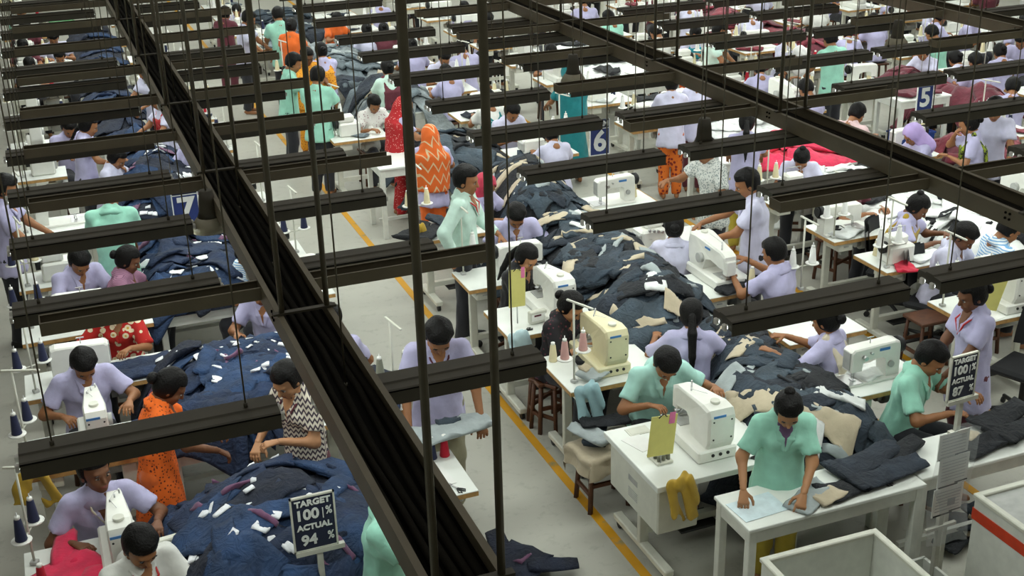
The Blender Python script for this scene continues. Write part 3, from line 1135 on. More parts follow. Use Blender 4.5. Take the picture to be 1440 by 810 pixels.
def sewing_table(W, D, style):
    k = (round(W, 2), round(D, 2), style)
    if k in TABLES:
        return TABLES[k]
    p = Proto()
    a = MB(); a.box((0, 0, ZT - 0.004), (W, D, 0.008), 0.003); top = p.part('laminate_top', a, LAM)
    a = MB(); a.box((0, 0, ZT - 0.024), (W - 0.002, D - 0.002, 0.032)); p.part('board', a, WOOD if style != 'panel' else LAM)
    for sg in (-1, 1):
        x = sg * (W / 2 - 0.11)
        a = MB(); a.box((x, 0, 0.42), (0.07, 0.045, 0.64), 0.006); leg = p.part('leg', a, FRAME)
        a = MB(); a.box((x, 0, 0.085), (0.07, D * 0.98, 0.05), 0.008); p.part('foot', a, FRAME, leg)
        a = MB(); a.box((x, 0, 0.725), (0.06, D * 0.8, 0.03)); p.part('bracket', a, FRAME, leg)
        for e in (-1, 1):
            a = MB()
            a.cyl((x - 0.014, e * D * 0.43, 0.032), (x + 0.014, e * D * 0.43, 0.032), 0.032, 10); a.box((x, e * D * 0.43, 0.056), (0.02, 0.05, 0.02))
            p.part('caster', a, BLK, leg)
    a = MB(); a.box((0, 0.0, 0.20), (W - 0.26, 0.05, 0.05)); p.part('crossbar', a, FRAME)
    a = MB(); a.box((0.02, 0.02, 0.15), (0.30, 0.22, 0.016), 0.004); a.box((0.02, 0.08, 0.17), (0.02, 0.02, 0.05)); p.part('pedal', a, BLK)
    a = MB(); a.cyl((0.10, 0.02, 0.60), (0.30, 0.02, 0.60), 0.065, 14); a.cyl((0.05, 0.02, 0.60), (0.10, 0.02, 0.60), 0.04, 12); a.box((0.2, 0.02, 0.70), (0.10, 0.10, 0.08)); p.part('motor', a, MGREY)
    if style == 'panel':
        a = MB(); a.box((-W / 2 + 0.17, -0.02, 0.575), (0.30, D - 0.10, 0.355), 0.01); c = p.part('cabinet', a, FRAME)
        for zz, hh in ((0.62, 0.035), (0.50, 0.06)):
            a = MB()
            for i in range(5):
                a.box((-W / 2 + 0.0195, -0.02, zz - 0.02 + 0.01 * i * hh / 0.04), (0.006, 0.13, 0.004))
            p.part('vent', a, MGREY, c)
        a = MB(); a.box((-W / 2 + 0.22, D / 2 - 0.09, ZT + 0.002), (0.16, 0.10, 0.004)); a.box((-W / 2 + 0.22, D / 2 - 0.09, ZT + 0.003), (0.13, 0.075, 0.005)); p.part('tray', a, FRAME)
    else:
        a = MB(); a.box((-W / 2 + 0.16, -D / 2 + 0.16, 0.70), (0.16, 0.26, 0.10), 0.006); d = p.part('drawer', a, FRAME)
        a = MB(); a.box((-W / 2 + 0.16, -D / 2 + 0.026, 0.70), (0.05, 0.012, 0.012)); p.part('handle', a, MGREY, d)
        a = MB(); a.box((W / 2 - 0.17, -D / 2 + 0.10, 0.62), (0.10, 0.08, 0.16), 0.006); p.part('switch_box', a, FRAME)
    TABLES[k] = p
    return p


def work_table(W, D, z=0.76, name='t'):
    """plain white table with four square legs and an apron"""
    k = ('w', round(W, 2), round(D, 2), z)
    if k in TABLES:
        return TABLES[k]
    p = Proto()
    a = MB(); a.box((0, 0, z - 0.012), (W, D, 0.024), 0.004); p.part('table_top', a, LAM)
    for sg in (-1, 1):
        a = MB(); a.box((0, sg * (D / 2 - 0.03), z - 0.07), (W - 0.06, 0.025, 0.09)); p.part('apron', a, PWHITE)
        a = MB(); a.box((sg * (W / 2 - 0.03), 0, z - 0.07), (0.025, D - 0.06, 0.09)); p.part('apron', a, PWHITE)
        for e in (-1, 1):
            a = MB(); a.box((sg * (W / 2 - 0.04), e * (D / 2 - 0.04), (z - 0.024) / 2), (0.055, 0.055, z - 0.024), 0.004); p.part('leg', a, PWHITE)
    a = MB(); a.box((0, 0, 0.14), (W - 0.08, 0.035, 0.035)); p.part('stretcher', a, PWHITE)
    TABLES[k] = p
    return p


stool = Proto()
a = MB(); a.box((0, 0, 0.445), (0.34, 0.28, 0.03), 0.006); stool.part('seat', a, STOOLW)
for sx in (-1, 1):
    for sy in (-1, 1):
        a = MB(); a.tube([(sx * 0.13, sy * 0.10, 0.43), (sx * 0.155, sy * 0.125, 0.0)], 0.021, 4); stool.part('leg', a, STOOLW)
    a = MB(); a.box((sx * 0.148, 0, 0.15), (0.02, 0.23, 0.03)); stool.part('stretcher', a, STOOLW)
    a = MB(); a.box((0, sx * 0.112, 0.22), (0.28, 0.02, 0.03)); stool.part('stretcher', a, STOOLW)

# lockstitch machine: needle at origin, arm runs to +x, operator on the -y side
lock = Proto()
a = MB(); a.box((0.13, 0.01, 0.010), (0.50, 0.19, 0.022), 0.005); bed = lock.part('bed', a, MWHITE)
a = MB(); a.box((-0.025, 0, 0.0228), (0.15, 0.17, 0.005), 0.001); lock.part('needle_plate', a, CHROME, bed)
a = MB()
pr = [(-0.045, 0.105), (0.040, 0.105), (0.048, 0.165), (0.080, 0.185), (0.235, 0.185), (0.265, 0.165), (0.270, 0.022), (0.385, 0.022), (0.390, 0.25), (0.375, 0.285), (0.34, 0.295), (-0.02, 0.282), (-0.045, 0.262)]
v = []
n_ = len(pr)
for y_, ins in ((-0.052, 0.010), (-0.042, 0.0), (0.055, 0.0), (0.065, 0.010)):
    cx_, cz_ = 0.17, 0.2
    for x_, z_ in pr:
        v.append((x_ + (ins if x_ < cx_ else -ins) * (0 if z_ < 0.03 else 1), y_, z_ - (ins if z_ > 0.24 else 0)))
f = []
for r_ in range(3):
    for i in range(n_):
        j = (i + 1) % n_
        f.append((r_ * n_ + i, (r_ + 1) * n_ + i, (r_ + 1) * n_ + j, r_ * n_ + j))
for r_, rev in ((0, False), (3, True)):
    i0 = r_ * n_
    cuts_ = [(0, 1, 2, 11, 12), (2, 3, 10, 11), (3, 4, 9, 10), (4, 5, 6, 7, 8, 9)]
    for c_ in cuts_:
        q_ = tuple(i0 + k_ for k_ in c_)
        f.append(q_[::-1] if rev else q_)
a.add(v, f)
body_i = lock.part('arm', a, MWHITE)
a = MB(); a.box((-0.049, 0.005, 0.19), (0.008, 0.085, 0.14), 0.003); lock.part('face_plate', a, MGREY, body_i)
a = MB(); a.cyl((-0.005, -0.01, 0.11), (-0.005, -0.01, 0.045), 0.006, 6); a.cyl((-0.005, -0.01, 0.05), (-0.005, -0.01, 0.022), 0.0022, 5); lock.part('needle_bar', a, CHROME, body_i)
a = MB(); a.cyl((0.012, -0.01, 0.11), (0.012, -0.01, 0.035), 0.005, 6); a.box((0.0, -0.015, 0.028), (0.03, 0.045, 0.008)); lock.part('presser_foot', a, CHROME, body_i)
a = MB(); a.cyl((0.385, 0.005, 0.235), (0.425, 0.005, 0.235), 0.062, 16); a.cyl((0.425, 0.005, 0.235), (0.44, 0.005, 0.235), 0.045, 14); lock.part('hand_wheel', a, BLK, body_i)
a = MB(); a.cyl((0.06, -0.052, 0.215), (0.06, -0.085, 0.215), 0.018, 10); a.cyl((0.12, -0.052, 0.24), (0.12, -0.075, 0.24), 0.010, 8); lock.part('tension_dial', a, CHROME, body_i)
a = MB(); a.cyl((0.30, -0.052, 0.12), (0.30, -0.07, 0.12), 0.025, 12); lock.part('stitch_dial', a, MGREY, body_i)
a = MB(); a.cyl((0.15, 0.01, 0.285), (0.15, 0.01, 0.335), 0.004, 6); a.box((0.15, 0.01, 0.335), (0.06, 0.008, 0.008)); lock.part('thread_guide', a, CHROME, body_i)
a = MB(); a.box((0.24, -0.0535, 0.25), (0.09, 0.003, 0.022)); lock.part('badge', a, BLUEINK, body_i)

# bartack / pattern machine: operator on the -y side, heavy column at the back (+y)


def bartack(width, colr, name):
    p = Proto()
    a = MB(); a.box((0.02, 0.02, 0.045), (width * 1.45, 0.56, 0.090), 0.012); b = p.part('base', a, colr)
    a = MB(); a.box((0.02, -0.15, 0.092), (width * 0.8, 0.16, 0.006), 0.001); p.part('needle_plate', a, MGREY, b)
    for i in range(3):
        a = MB(); a.cyl((width * (0.3 - 0.28 * i), 0.298, 0.05), (width * (0.3 - 0.28 * i), 0.306, 0.05), 0.012, 8); p.part('knob', a, BLK, b)
    side = [(-0.27, 0.19), (-0.20, 0.185), (-0.06, 0.215), (0.03, 0.20), (0.07, 0.09), (0.28, 0.09), (0.305, 0.14), (0.31, 0.33), (0.285, 0.375), (0.20, 0.385), (-0.20, 0.335), (-0.265, 0.305)]
    n = len(side); v = []
    for t, (kx, ins) in enumerate(((-1, 0.016), (-0.86, 0.0), (0.86, 0.0), (1, 0.016))):
        for y_, z_ in side:
            wv = width / 2 * (0.62 + 0.38 * min(1, max(0, (y_ + 0.15) / 0.30)))
            v.append((kx * wv, y_ + (ins if y_ < 0 else -ins), z_ - (ins if z_ > 0.28 else 0)))
    f = []
    for r_ in range(3):
        for i in range(n):
            j = (i + 1) % n
            f.append((r_ * n + i, r_ * n + j, (r_ + 1) * n + j, (r_ + 1) * n + i))
    for r_, rev in ((0, True), (3, False)):
        for c_ in ((0, 1, 10, 11), (1, 2, 3, 9, 10), (3, 4, 5, 6, 7, 8, 9)):
            q_ = tuple(r_ * n + k_ for k_ in c_)
            f.append(q_[::-1] if rev else q_)
    a = MB(); a.add(v, [q[::-1] for q in f]); arm = p.part('arm', a, colr)
    a = MB(); a.box((0, 0.300, 0.235), (width * 0.82, 0.016, 0.17), 0.006); p.part('rear_cover', a, colr, arm)
    for sx in (-1, 1):
        for zz in (0.17, 0.30):
            a = MB(); a.cyl((sx * width * 0.33, 0.306, zz), (sx * width * 0.33, 0.311, zz), 0.007, 6); p.part('screw', a, BLK, arm)
    a = MB(); a.cyl((-width * 0.43, 0.08, 0.20), (-width * 0.43 - 0.04, 0.08, 0.20), 0.045, 14); p.part('motor_cap', a, MGREY, arm)
    a = MB(); a.cyl((0, 0.20, 0.375), (0, 0.20, 0.40), 0.032, 14); p.part('oil_cap', a, FRAME, arm)
    a = MB()
    for i in range(3):
        a.cyl((-0.03 + 0.03 * i, -0.16 + 0.05 * i, 0.32), (-0.03 + 0.03 * i, -0.16 + 0.05 * i, 0.37), 0.006, 6)
    a.tube([(-0.03, -0.16, 0.365), (0.0, -0.11, 0.38), (0.03, -0.06, 0.365), (0.0, 0.1, 0.40)], 0.002, 4)
    p.part('thread_guides', a, CHROME, arm)
    a = MB(); a.box((0, -0.25, 0.20), (width * 0.5, 0.07, 0.14), 0.01); p.part('sewing_head', a, colr, arm)
    a = MB(); a.cyl((0, -0.25, 0.14), (0, -0.25, 0.095), 0.006, 6); p.part('needle_bar', a, CHROME, arm)
    a = MB(); a.box((0, -0.23, 0.105), (0.09, 0.09, 0.012)); a.cyl((0.04, -0.2, 0.11), (0.04, -0.12, 0.20), 0.006, 6); p.part('work_clamp', a, CHROME, arm)
    a = MB(); a.box((-width * 0.41, 0.0, 0.31), (0.004, 0.09, 0.018)); p.part('badge', a, BLUEINK, arm)
    a = MB(); a.box((width * 0.12, 0.3105, 0.335), (0.09, 0.004, 0.016)); p.part('badge', a, BLUEINK, arm)
    return p


barw = bartack(0.20, MWHITE, 'w')
barc = bartack(0.19, CREAM, 'c')
tall = bartack(0.15, MWHITE, 't')

# overlock machine
over = Proto()
a = MB(); a.box((0, 0, 0.09), (0.27, 0.22, 0.18), 0.02); ob = over.part('body', a, MWHITE)
a = MB(); a.box((0.03, 0.02, 0.225), (0.20, 0.14, 0.10), 0.022); over.part('upper_arm', a, MWHITE, ob)
a = MB(); a.box((-0.14, -0.02, 0.10), (0.04, 0.16, 0.10), 0.01); over.part('cloth_plate', a, MGREY, ob)
for i in range(4):
    a = MB(); a.cyl((-0.06 + 0.045 * i, -0.108, 0.19 - 0.01 * i), (-0.06 + 0.045 * i, -0.135, 0.19 - 0.01 * i), 0.014, 8); over.part('tension_dial', a, CHROME, ob)
a = MB(); a.cyl((0.135, 0.02, 0.16), (0.18, 0.02, 0.16), 0.055, 14); over.part('hand_wheel', a, BLK, ob)
a = MB(); a.cyl((-0.04, -0.07, 0.20), (-0.04, -0.07, 0.10), 0.006, 6); a.box((-0.04, -0.085, 0.095), (0.03, 0.05, 0.01)); over.part('needle_bar', a, CHROME, ob)
a = MB(); a.tube([(-0.08, 0.0, 0.27), (-0.08, 0.0, 0.33), (0.10, 0.0, 0.33), (0.10, 0.0, 0.27)], 0.004, 5); over.part('thread_guide', a, CHROME, ob)

# thread stand and thread cones
stand = Proto()
a = MB(); a.cyl((0, 0, 0), (0, 0, 0.66), 0.008, 8); sp = stand.part('pole', a, FRAME)
a = MB(); a.box((0, 0, 0.012), (0.045, 0.045, 0.024), 0.004); stand.part('clamp', a, MGREY)
a = MB(); a.tube([(-0.11, 0, 0.22), (0.11, 0, 0.22)], 0.006, 6); stand.part('lower_arm', a, FRAME)
a = MB(); a.box((0.0, -0.06, 0.655), (0.018, 0.26, 0.014), 0.003); stand.part('upper_arm', a, FRAME)
for sg in (-1, 1):
    a = MB(); a.lathe([(0.015, 0.222), (0.056, 0.226), (0.060, 0.232), (0.058, 0.236), (0.015, 0.234)], 16, (sg * 0.10, 0, 0)); stand.part('cone_plate', a, HOLDER)
    a = MB(); a.cyl((sg * 0.10, 0, 0.23), (sg * 0.10, 0, 0.42), 0.004, 5); stand.part('spindle', a, CHROME)

CONE_MATS = {'navy': cloth('navy_thread', '#1b2140', 0.2), 'white': cloth('white_thread', '#e6e6e2', 0.2), 'cream': cloth('cream_thread', '#d8cda6', 0.2),
             'olive': cloth('olive_thread', '#77796a', 0.2), 'pink': cloth('pink_thread', '#c79a94', 0.2), 'red': cloth('red_thread', '#b3122b', 0.2), 'black': cloth('black_thread', '#16171f', 0.2)}
cone = Proto()
a = MB(); a.lathe([(0.033, 0.0), (0.036, 0.006), (0.034, 0.012), (0.021, 0.135), (0.016, 0.140)], 14); cone.part('thread', a, CONE_MATS['navy'])
a = MB(); a.lathe([(0.016, 0.138), (0.016, 0.158), (0.008, 0.160)], 12); cone.part('spool_tip', a, HOLDER)


def put_cone(x, y, z, colr, label, group, sc=1.0):
    cone.place('thread_cone', label, 'thread cone', (x, y, z), 0, group, swap={'cloth_navy_thread': CONE_MATS[colr]}, scale=sc)


def put_stand(x, y, z, rz, colors, clue):
    stand.place('thread_stand', 'slim metal thread stand with two plates ' + clue, 'thread stand', (x, y, z), rz)
    for sg, c in zip((-1, 1), colors):
        if not c:
            continue
        cx, cy = x + sg * 0.10 * math.cos(rz), y + sg * 0.10 * math.sin(rz)
        same = colors[0] == colors[1]
        put_cone(cx, cy, z + 0.236, c, '%s thread cone on the stand %s' % (c, clue), ('%s cones on the stand %s' % (c, clue)) if same else None)


# lettering
def text_mesh(s, size, m, bold=0.0, depth=0.0015):
    cu = bpy.data.curves.new('lettering', 'FONT')
    cu.body = s; cu.size = size; cu.align_x = 'CENTER'; cu.align_y = 'CENTER'
    cu.extrude = depth; cu.offset = bold; cu.resolution_u = 3
    ob = bpy.data.objects.new('tmp', cu); COL.objects.link(ob)
    dg = bpy.context.evaluated_depsgraph_get()
    me = bpy.data.meshes.new_from_object(ob.evaluated_get(dg))
    bpy.data.objects.remove(ob); bpy.data.curves.remove(cu)
    me.materials.clear(); me.materials.append(m)
    return me


def lettering(s, size, m, root, x, z, y=-0.009, bold=0.0, sx=1.0):
    o = link('lettering', text_mesh(s, size, m, bold), root, (x, y, z))
    o.rotation_euler = (math.pi / 2, 0, 0)
    o.scale = (sx, 1, 1)
    return o
# ------------------------------------------------------------------ garments and heaps
def denim(name, hexc, fleck=0.25):
    if name in MATS:
        return MATS[name]
    m, nt, b = nodes(name)
    c = srgb(hexc)
    tc = nt.nodes.new('ShaderNodeTexCoord')
    n = nt.nodes.new('ShaderNodeTexNoise'); n.inputs['Scale'].default_value = 5; n.inputs['Detail'].default_value = 5
    nt.links.new(tc.outputs['Object'], n.inputs['Vector'])
    r = ramp(nt, [(0.3, mul(c, 1 - fleck * 1.6)), (0.52, c), (0.72, mul(c, 1 + fleck * 2.2))])
    nt.links.new(n.outputs['Fac'], r.inputs['Fac']); nt.links.new(r.outputs['Color'], b.inputs['Base Color'])
    b.inputs['Roughness'].default_value = 0.85
    n2 = nt.nodes.new('ShaderNodeTexNoise'); n2.inputs['Scale'].default_value = 11; n2.inputs['Detail'].default_value = 4
    n2.inputs['Distortion'].default_value = 2.2
    nt.links.new(tc.outputs['Object'], n2.inputs['Vector'])
    bp = nt.nodes.new('ShaderNodeBump'); bp.inputs['Strength'].default_value = 0.55; bp.inputs['Distance'].default_value = 0.05
    nt.links.new(n2.outputs['Fac'], bp.inputs['Height']); nt.links.new(bp.outputs['Normal'], b.inputs['Normal'])
    MATS[name] = m
    return m


DEN = [denim('denim_blueblack', '#202833'), denim('denim_slate', '#2b3641'), denim('denim_black', '#171a1f'), denim('denim_greyblue', '#3a4650')]
NAV = [denim('denim_navy', '#182844'), denim('denim_midnight', '#121a2c'), denim('denim_royal', '#1e3658')]
LINING = cloth('cream_lining', '#b9ac93', 0.6)
GREYL = cloth('grey_lining', '#9aa3a4', 0.6)
PURP = cloth('plum_binding', '#6b4562', 0.6)
LABELW = cloth('white_label', '#e4e6ea', 0.3)
WHT = [cloth('white_panel', '#e9ebe8', 0.8), cloth('white_panel_b', '#d5d8d6', 0.8), denim('panel_black', '#1a1b1e')]
MAR = [cloth('maroon_knit', '#5a1727', 0.8, 0.3), cloth('wine_knit', '#74202f', 0.8, 0.3)]
REDC = [cloth('red_knit', '#c41237', 0.8, 0.2), cloth('pink_red_knit', '#d3274f', 0.8, 0.2)]
LJ = [denim('denim_pale_grey', '#7d8587'), denim('denim_ash', '#5f6a70'), denim('denim_blueblack', '#202833')]


class Heap:
    def __init__(s, x0, x1, y0, y1, zt, H, seed=0.0, left=None):
        s.x0, s.x1, s.y0, s.y1, s.zt, s.H, s.sd, s.left = x0, x1, y0, y1, zt, H, seed, left
        s.g = 0.03
        s.cap = 0.17
        s.E = np.zeros((int((x1 - x0 + 1.2) / s.g) + 2, int((y1 - y0 + 1.2) / s.g) + 2)); s.B = s.E.copy()

    def xl(s, y):
        return s.x0 + (s.left(y) if s.left else 0)

    def _ij(s, x, y):
        return (np.clip(((x - s.x0 + 0.6) / s.g).astype(int), 0, s.E.shape[0] - 1), np.clip(((y - s.y0 + 0.6) / s.g).astype(int), 0, s.E.shape[1] - 1))

    def __call__(s, x, y):
        x = np.asarray(x, float); y = np.asarray(y, float)
        return s.base(x, y) + s.B[s._ij(x, y)]

    def pile(s, V):
        """remember the cloth just laid, so that the next piece lies on top of it"""
        i = s._ij(V[:, 0], V[:, 1])
        e = V[:, 2] - s.base(V[:, 0], V[:, 1])
        np.maximum.at(s.E, i, np.clip(e - 0.006, 0, s.cap))
        A = s.E
        for ax in (0, 1):
            A = np.maximum(A, np.maximum(np.roll(A, 1, ax), np.roll(A, -1, ax)))
        for _ in range(2):
            for ax in (0, 1):
                A = (A + np.roll(A, 1, ax) + np.roll(A, -1, ax)) / 3
        s.B = A

    def base(s, x, y):
        x = np.asarray(x, float); y = np.asarray(y, float)
        xl = s.xl(y)
        u = (x - xl) / (s.x1 - xl); w = (y - s.y0) / (s.y1 - s.y0)
        L = s.y1 - s.y0
        du = np.clip(1 - np.abs(2 * u - 1) ** 2.4, 0, 1); dw = np.clip(np.minimum(w, 1 - w) * L / 0.35, 0, 1) ** 0.6
        n = 0.62 + 0.22 * np.sin(2.1 * y + 1.7 * np.sin(2.9 * x + s.sd) + s.sd) + 0.16 * np.sin(5.3 * x - 3.1 * y + 2 * s.sd)
        out = np.maximum(np.maximum(xl - x, x - s.x1), np.maximum(s.y0 - y, y - s.y1))
        return s.zt + s.H * du * dw * n - np.clip(out - 0.04, 0, 0.3) * 1.5

    def core(s, m, label):
        nx = max(6, int((s.x1 - s.x0) / 0.045)); ny = max(6, int((s.y1 - s.y0) / 0.045))
        ys = np.linspace(s.y0, s.y1, ny); us = np.linspace(0, 1, nx)
        Y, U = np.meshgrid(ys, us, indexing='ij')
        X = s.xl(Y) + U * (s.x1 - s.xl(Y))
        Z = s.base(X, Y)
        fold = 0.028 * np.abs(np.sin(13 * X + 6 * Y + 3 * np.sin(7 * Y + s.sd) + 2 * np.sin(17 * X))) + 0.022 * np.abs(np.sin(11 * Y - 9 * X + 4 * np.sin(5 * X + s.sd)))
        edge = np.minimum(np.minimum(U, 1 - U) * (s.x1 - s.x0), np.minimum(Y - s.y0, s.y1 - Y)) / 0.12
        Z = np.maximum(s.zt + 0.004, Z - 0.045 + fold * np.clip(edge, 0, 1))
        cx, cy = (s.x0 + s.x1) / 2, (s.y0 + s.y1) / 2
        V = np.stack([X - cx, Y - cy, Z - s.zt], -1).reshape(-1, 3)
        i = np.arange(ny * nx).reshape(ny, nx)
        q = np.stack([i[:-1, :-1], i[:-1, 1:], i[1:, 1:], i[1:, :-1]], -1).reshape(-1, 4)
        # closed underside
        V2 = V.copy(); V2[:, 2] = 0.002
        q2 = q[:, ::-1] + len(V)
        rim = np.concatenate([i[0, :], i[1:, -1], i[-1, -2::-1], i[-2:0, 0][::1] if False else i[-2:0:-1, 0]])
        r2 = np.roll(rim, -1)
        side = np.stack([rim, rim + len(V), r2 + len(V), r2], 1)
        me = np_mesh('heap', np.concatenate([V, V2]), np.concatenate([q, q2, side]), m)
        link('garment_heap', me, None, (cx, cy, s.zt), 0, label, 'heap', None, 'stuff')


def strip(hf, cx, cy, ang, L, wf, off, bend, t, lift, n=17, m=12, seed=0.0, u0=-0.5, u1=0.5, wr=0.015, arch=0.0):
    """a flat tube of cloth lying over whatever hf says is below it"""
    us = np.linspace(u0, u1, n); th = np.linspace(0, 2 * math.pi, m, endpoint=False)
    U, T = np.meshgrid(us, th, indexing='ij')
    w = np.array([wf(u) for u in us])[:, None]
    lx = U * L; ly = off * (1 + 0.5 * U) + bend * (U * L) ** 2 + w * np.cos(T)
    ca, sa = math.cos(ang), math.sin(ang)
    X = cx + ca * lx - sa * ly; Y = cy + sa * lx + ca * ly
    f1 = 1 - np.abs(np.sin(7.5 * lx + 13 * ly + 2.2 * np.sin(9 * ly + seed) + seed * 5))
    f2 = 1 - np.abs(np.sin(17 * ly - 10 * lx + 2.0 * np.sin(11 * lx + 2 * seed) + seed * 3))
    fold = wr * (1.3 * f1 ** 2 + 0.9 * f2 ** 2 + 0.5 * np.sin(5 * lx + seed * 7))
    Z = hf(X, Y) + lift + t * np.sin(T) + np.where(np.sin(T) > -0.2, fold, 0) + arch * np.cos(U * math.pi)
    V = np.stack([X, Y, Z], -1).reshape(-1, 3)
    i = np.arange(n * m).reshape(n, m)
    j = np.roll(i, -1, 1)
    q = np.stack([i[:-1], j[:-1], j[1:], i[1:]], -1).reshape(-1, 4)
    caps = []
    for r, rev in ((0, True), (n - 1, False)):
        ring = i[r]
        for k in range(m // 2 - 1):
            c = (ring[k], ring[k + 1], ring[m - 2 - k], ring[m - 1 - k])
            caps.append(c[::-1] if rev else c)
    return V, np.concatenate([q, np.array(caps)])


def fuse(parts):
    V, Q, o = [], [], 0
    for v, q in parts:
        V.append(v); Q.append(q + o); o += len(v)
    return np.concatenate(V), np.concatenate(Q)


def garment(hf, cx, cy, ang, kind, m, label, group, lift=0.02, trim=None, trim_name='pocket_bag', name=None, seed=None, trim_w=0.045, trim_l=0.28, L=None, tag=None, cat=None, band=None):
    sd = random.random() * 6 if seed is None else seed
    bend = random.uniform(-0.35, 0.35)
    base = np.array([cx, cy, float(hf(cx, cy)) + lift])
    if kind == 'trousers':
        L = L or random.uniform(0.75, 0.95)
        P = [strip(hf, cx, cy, ang, L, lambda u: 0.085 + 0.035 * (0.5 - u), sg * 0.085, bend + 0.12 * sg, 0.016, lift, seed=sd + sg) for sg in (-1, 1)]
        V, Q = fuse(P)
        W = strip(hf, cx, cy, ang, L, lambda u: 0.20, 0.0, bend, 0.020, lift + 0.014, n=5, m=14, seed=sd, u0=-0.56, u1=-0.43)
        top = ('waistband', W)
    elif kind == 'panel':
        L = L or random.uniform(0.45, 0.7)
        wd = random.uniform(0.20, 0.30) * L
        V, Q = strip(hf, cx, cy, ang, L, lambda u: wd * (0.75 + 0.5 * (0.5 - u)) * (1 - 1.2 * max(0, abs(u) - 0.4)), 0, bend, min(0.012, 0.03 * L), lift, n=15, m=12, seed=sd, wr=min(0.022, 0.05 * L))
        top = None
    else:  # shirt-like top with two sleeves
        L = L or random.uniform(0.5, 0.62)
        P = [strip(hf, cx, cy, ang, L, lambda u: 0.20 - 0.05 * abs(u), 0, bend * .3, 0.018, lift, n=12, m=12, seed=sd, wr=0.017)]
        for sg in (-1, 1):
            ox, oy = -math.sin(ang) * sg * 0.22 + math.cos(ang) * L * 0.33, math.cos(ang) * sg * 0.22 + math.sin(ang) * L * 0.33
            P.append(strip(hf, cx + ox, cy + oy, ang + sg * 0.9 + math.pi, 0.34, lambda u: 0.075 + 0.02 * u, 0, 0.3 * sg, 0.014, lift + 0.008, n=7, m=8, seed=sd + 2 + sg))
        V, Q = fuse(P)
        top = None
    nm = name or {'trousers': 'denim_trousers', 'panel': 'cut_panel', 'top': 'shirt'}[kind]
    root = link(nm, np_mesh(nm, V - base, Q, m), None, tuple(base), 0, label, cat or {'trousers': 'trousers', 'panel': 'fabric piece', 'top': 'shirt'}[kind], group)
    if top:
        link(top[0], np_mesh(top[0], top[1][0] - base, top[1][1], band if band is not None else m), root)
    if trim is not None:
        u = random.uniform(-0.35, 0.1)
        v, q = strip(hf, cx, cy, ang, L, lambda x: trim_w, random.choice((-0.10, 0.09, 0.0)), bend, 0.010, lift + 0.020, n=8, m=8, seed=sd + 4, u0=u, u1=u + trim_l, wr=0.02)
        link(trim_name, np_mesh(trim_name, v - base, q, trim), root)
    if tag is not None:
        for k in range(random.choice((2, 3, 4))):
            u = random.uniform(-0.45, 0.35)
            v, q = strip(hf, cx, cy, ang, L, lambda x, ww=random.choice((0.014, 0.02, 0.034)): ww, random.uniform(-0.12, 0.12), bend, 0.006, lift + 0.030, n=4, m=6, seed=sd + 4 + k, u0=u, u1=u + random.uniform(0.06, 0.16), wr=0.012)
            link('paper_label', np_mesh('paper_label', v - base, q, tag), root)
    if isinstance(hf, Heap):
        hf.pile(V)
    return root


CNAME = {'denim_blueblack': 'blue-black', 'denim_slate': 'slate', 'denim_black': 'black', 'denim_greyblue': 'grey-blue', 'denim_navy': 'navy', 'denim_midnight': 'midnight', 'denim_royal': 'royal blue',
         'cloth_white_panel': 'white', 'cloth_white_panel_b': 'off-white', 'panel_black': 'black', 'cloth_maroon_knit': 'maroon', 'cloth_wine_knit': 'wine', 'cloth_red_knit': 'red', 'cloth_pink_red_knit': 'pink-red',
         'denim_pale_grey': 'pale grey', 'denim_ash': 'ash grey'}
TNAME = {'cloth_cream_lining': ', cream lining', 'cloth_grey_lining': ', grey lining', 'cloth_plum_binding': ', plum binding', 'panel_black': ', black trim'}


def fill_heap(hp, count, kinds, mats, label, group, trims=(), tags=(), trim_name='pocket_bag', lift=(0.008, 0.025), name=None, margin=0.10, cat=None, spill=0.08, bands=False, trim_w=0.045, trim_l=0.28):
    """individual garments thrown over a heap, spread by rejection so that none lie on one spot"""
    pts = []
    tries = 0
    L = hp.y1 - hp.y0
    dmin = math.sqrt((hp.x1 - hp.x0) * L / max(1, count)) * 0.72
    while len(pts) < count and tries < count * 60:
        tries += 1
        y = random.uniform(hp.y0 + margin, hp.y1 - margin)
        xl = float(hp.xl(y))
        x = random.uniform(xl + margin - spill, hp.x1 - margin + spill)
        if all((x - a) ** 2 + (y - b) ** 2 > dmin * dmin for a, b in pts):
            pts.append((x, y))
    for i, (x, y) in enumerate(pts):
        k = random.choice(kinds)
        m = random.choice(mats); tr = random.choice(trims) if trims else None
        lb = (label if isinstance(label, str) else label[k])
        lb = (CNAME.get(m.name, '') + ' ' + lb).strip() + (TNAME.get(tr.name, '') if tr else '')
        garment(hp, x, y, random.uniform(0, 2 * math.pi), k, m, lb, lb, band=LINING if (bands and random.random() < .22) else None, trim_w=trim_w, trim_l=trim_l,
                lift=random.uniform(*lift), trim=tr, trim_name=trim_name, tag=random.choice(tags) if tags else None, name=name, cat=cat)


def scatter_pieces(hp, count, mats, nouns, where, L=(0.2, 0.34)):
    """small loose pieces on top of a heap"""
    for i in range(count):
        y = random.uniform(hp.y0 + 0.12, hp.y1 - 0.12); x = random.uniform(float(hp.xl(y)) + 0.08, hp.x1 - 0.06)
        k = random.randrange(len(mats))
        lb = nouns[k] + ' lying on the ' + where
        garment(hp, x, y, random.uniform(0, 6.28), 'panel', mats[k], lb, lb, lift=random.uniform(0.005, 0.02), L=random.uniform(*L), name='pocket_piece')
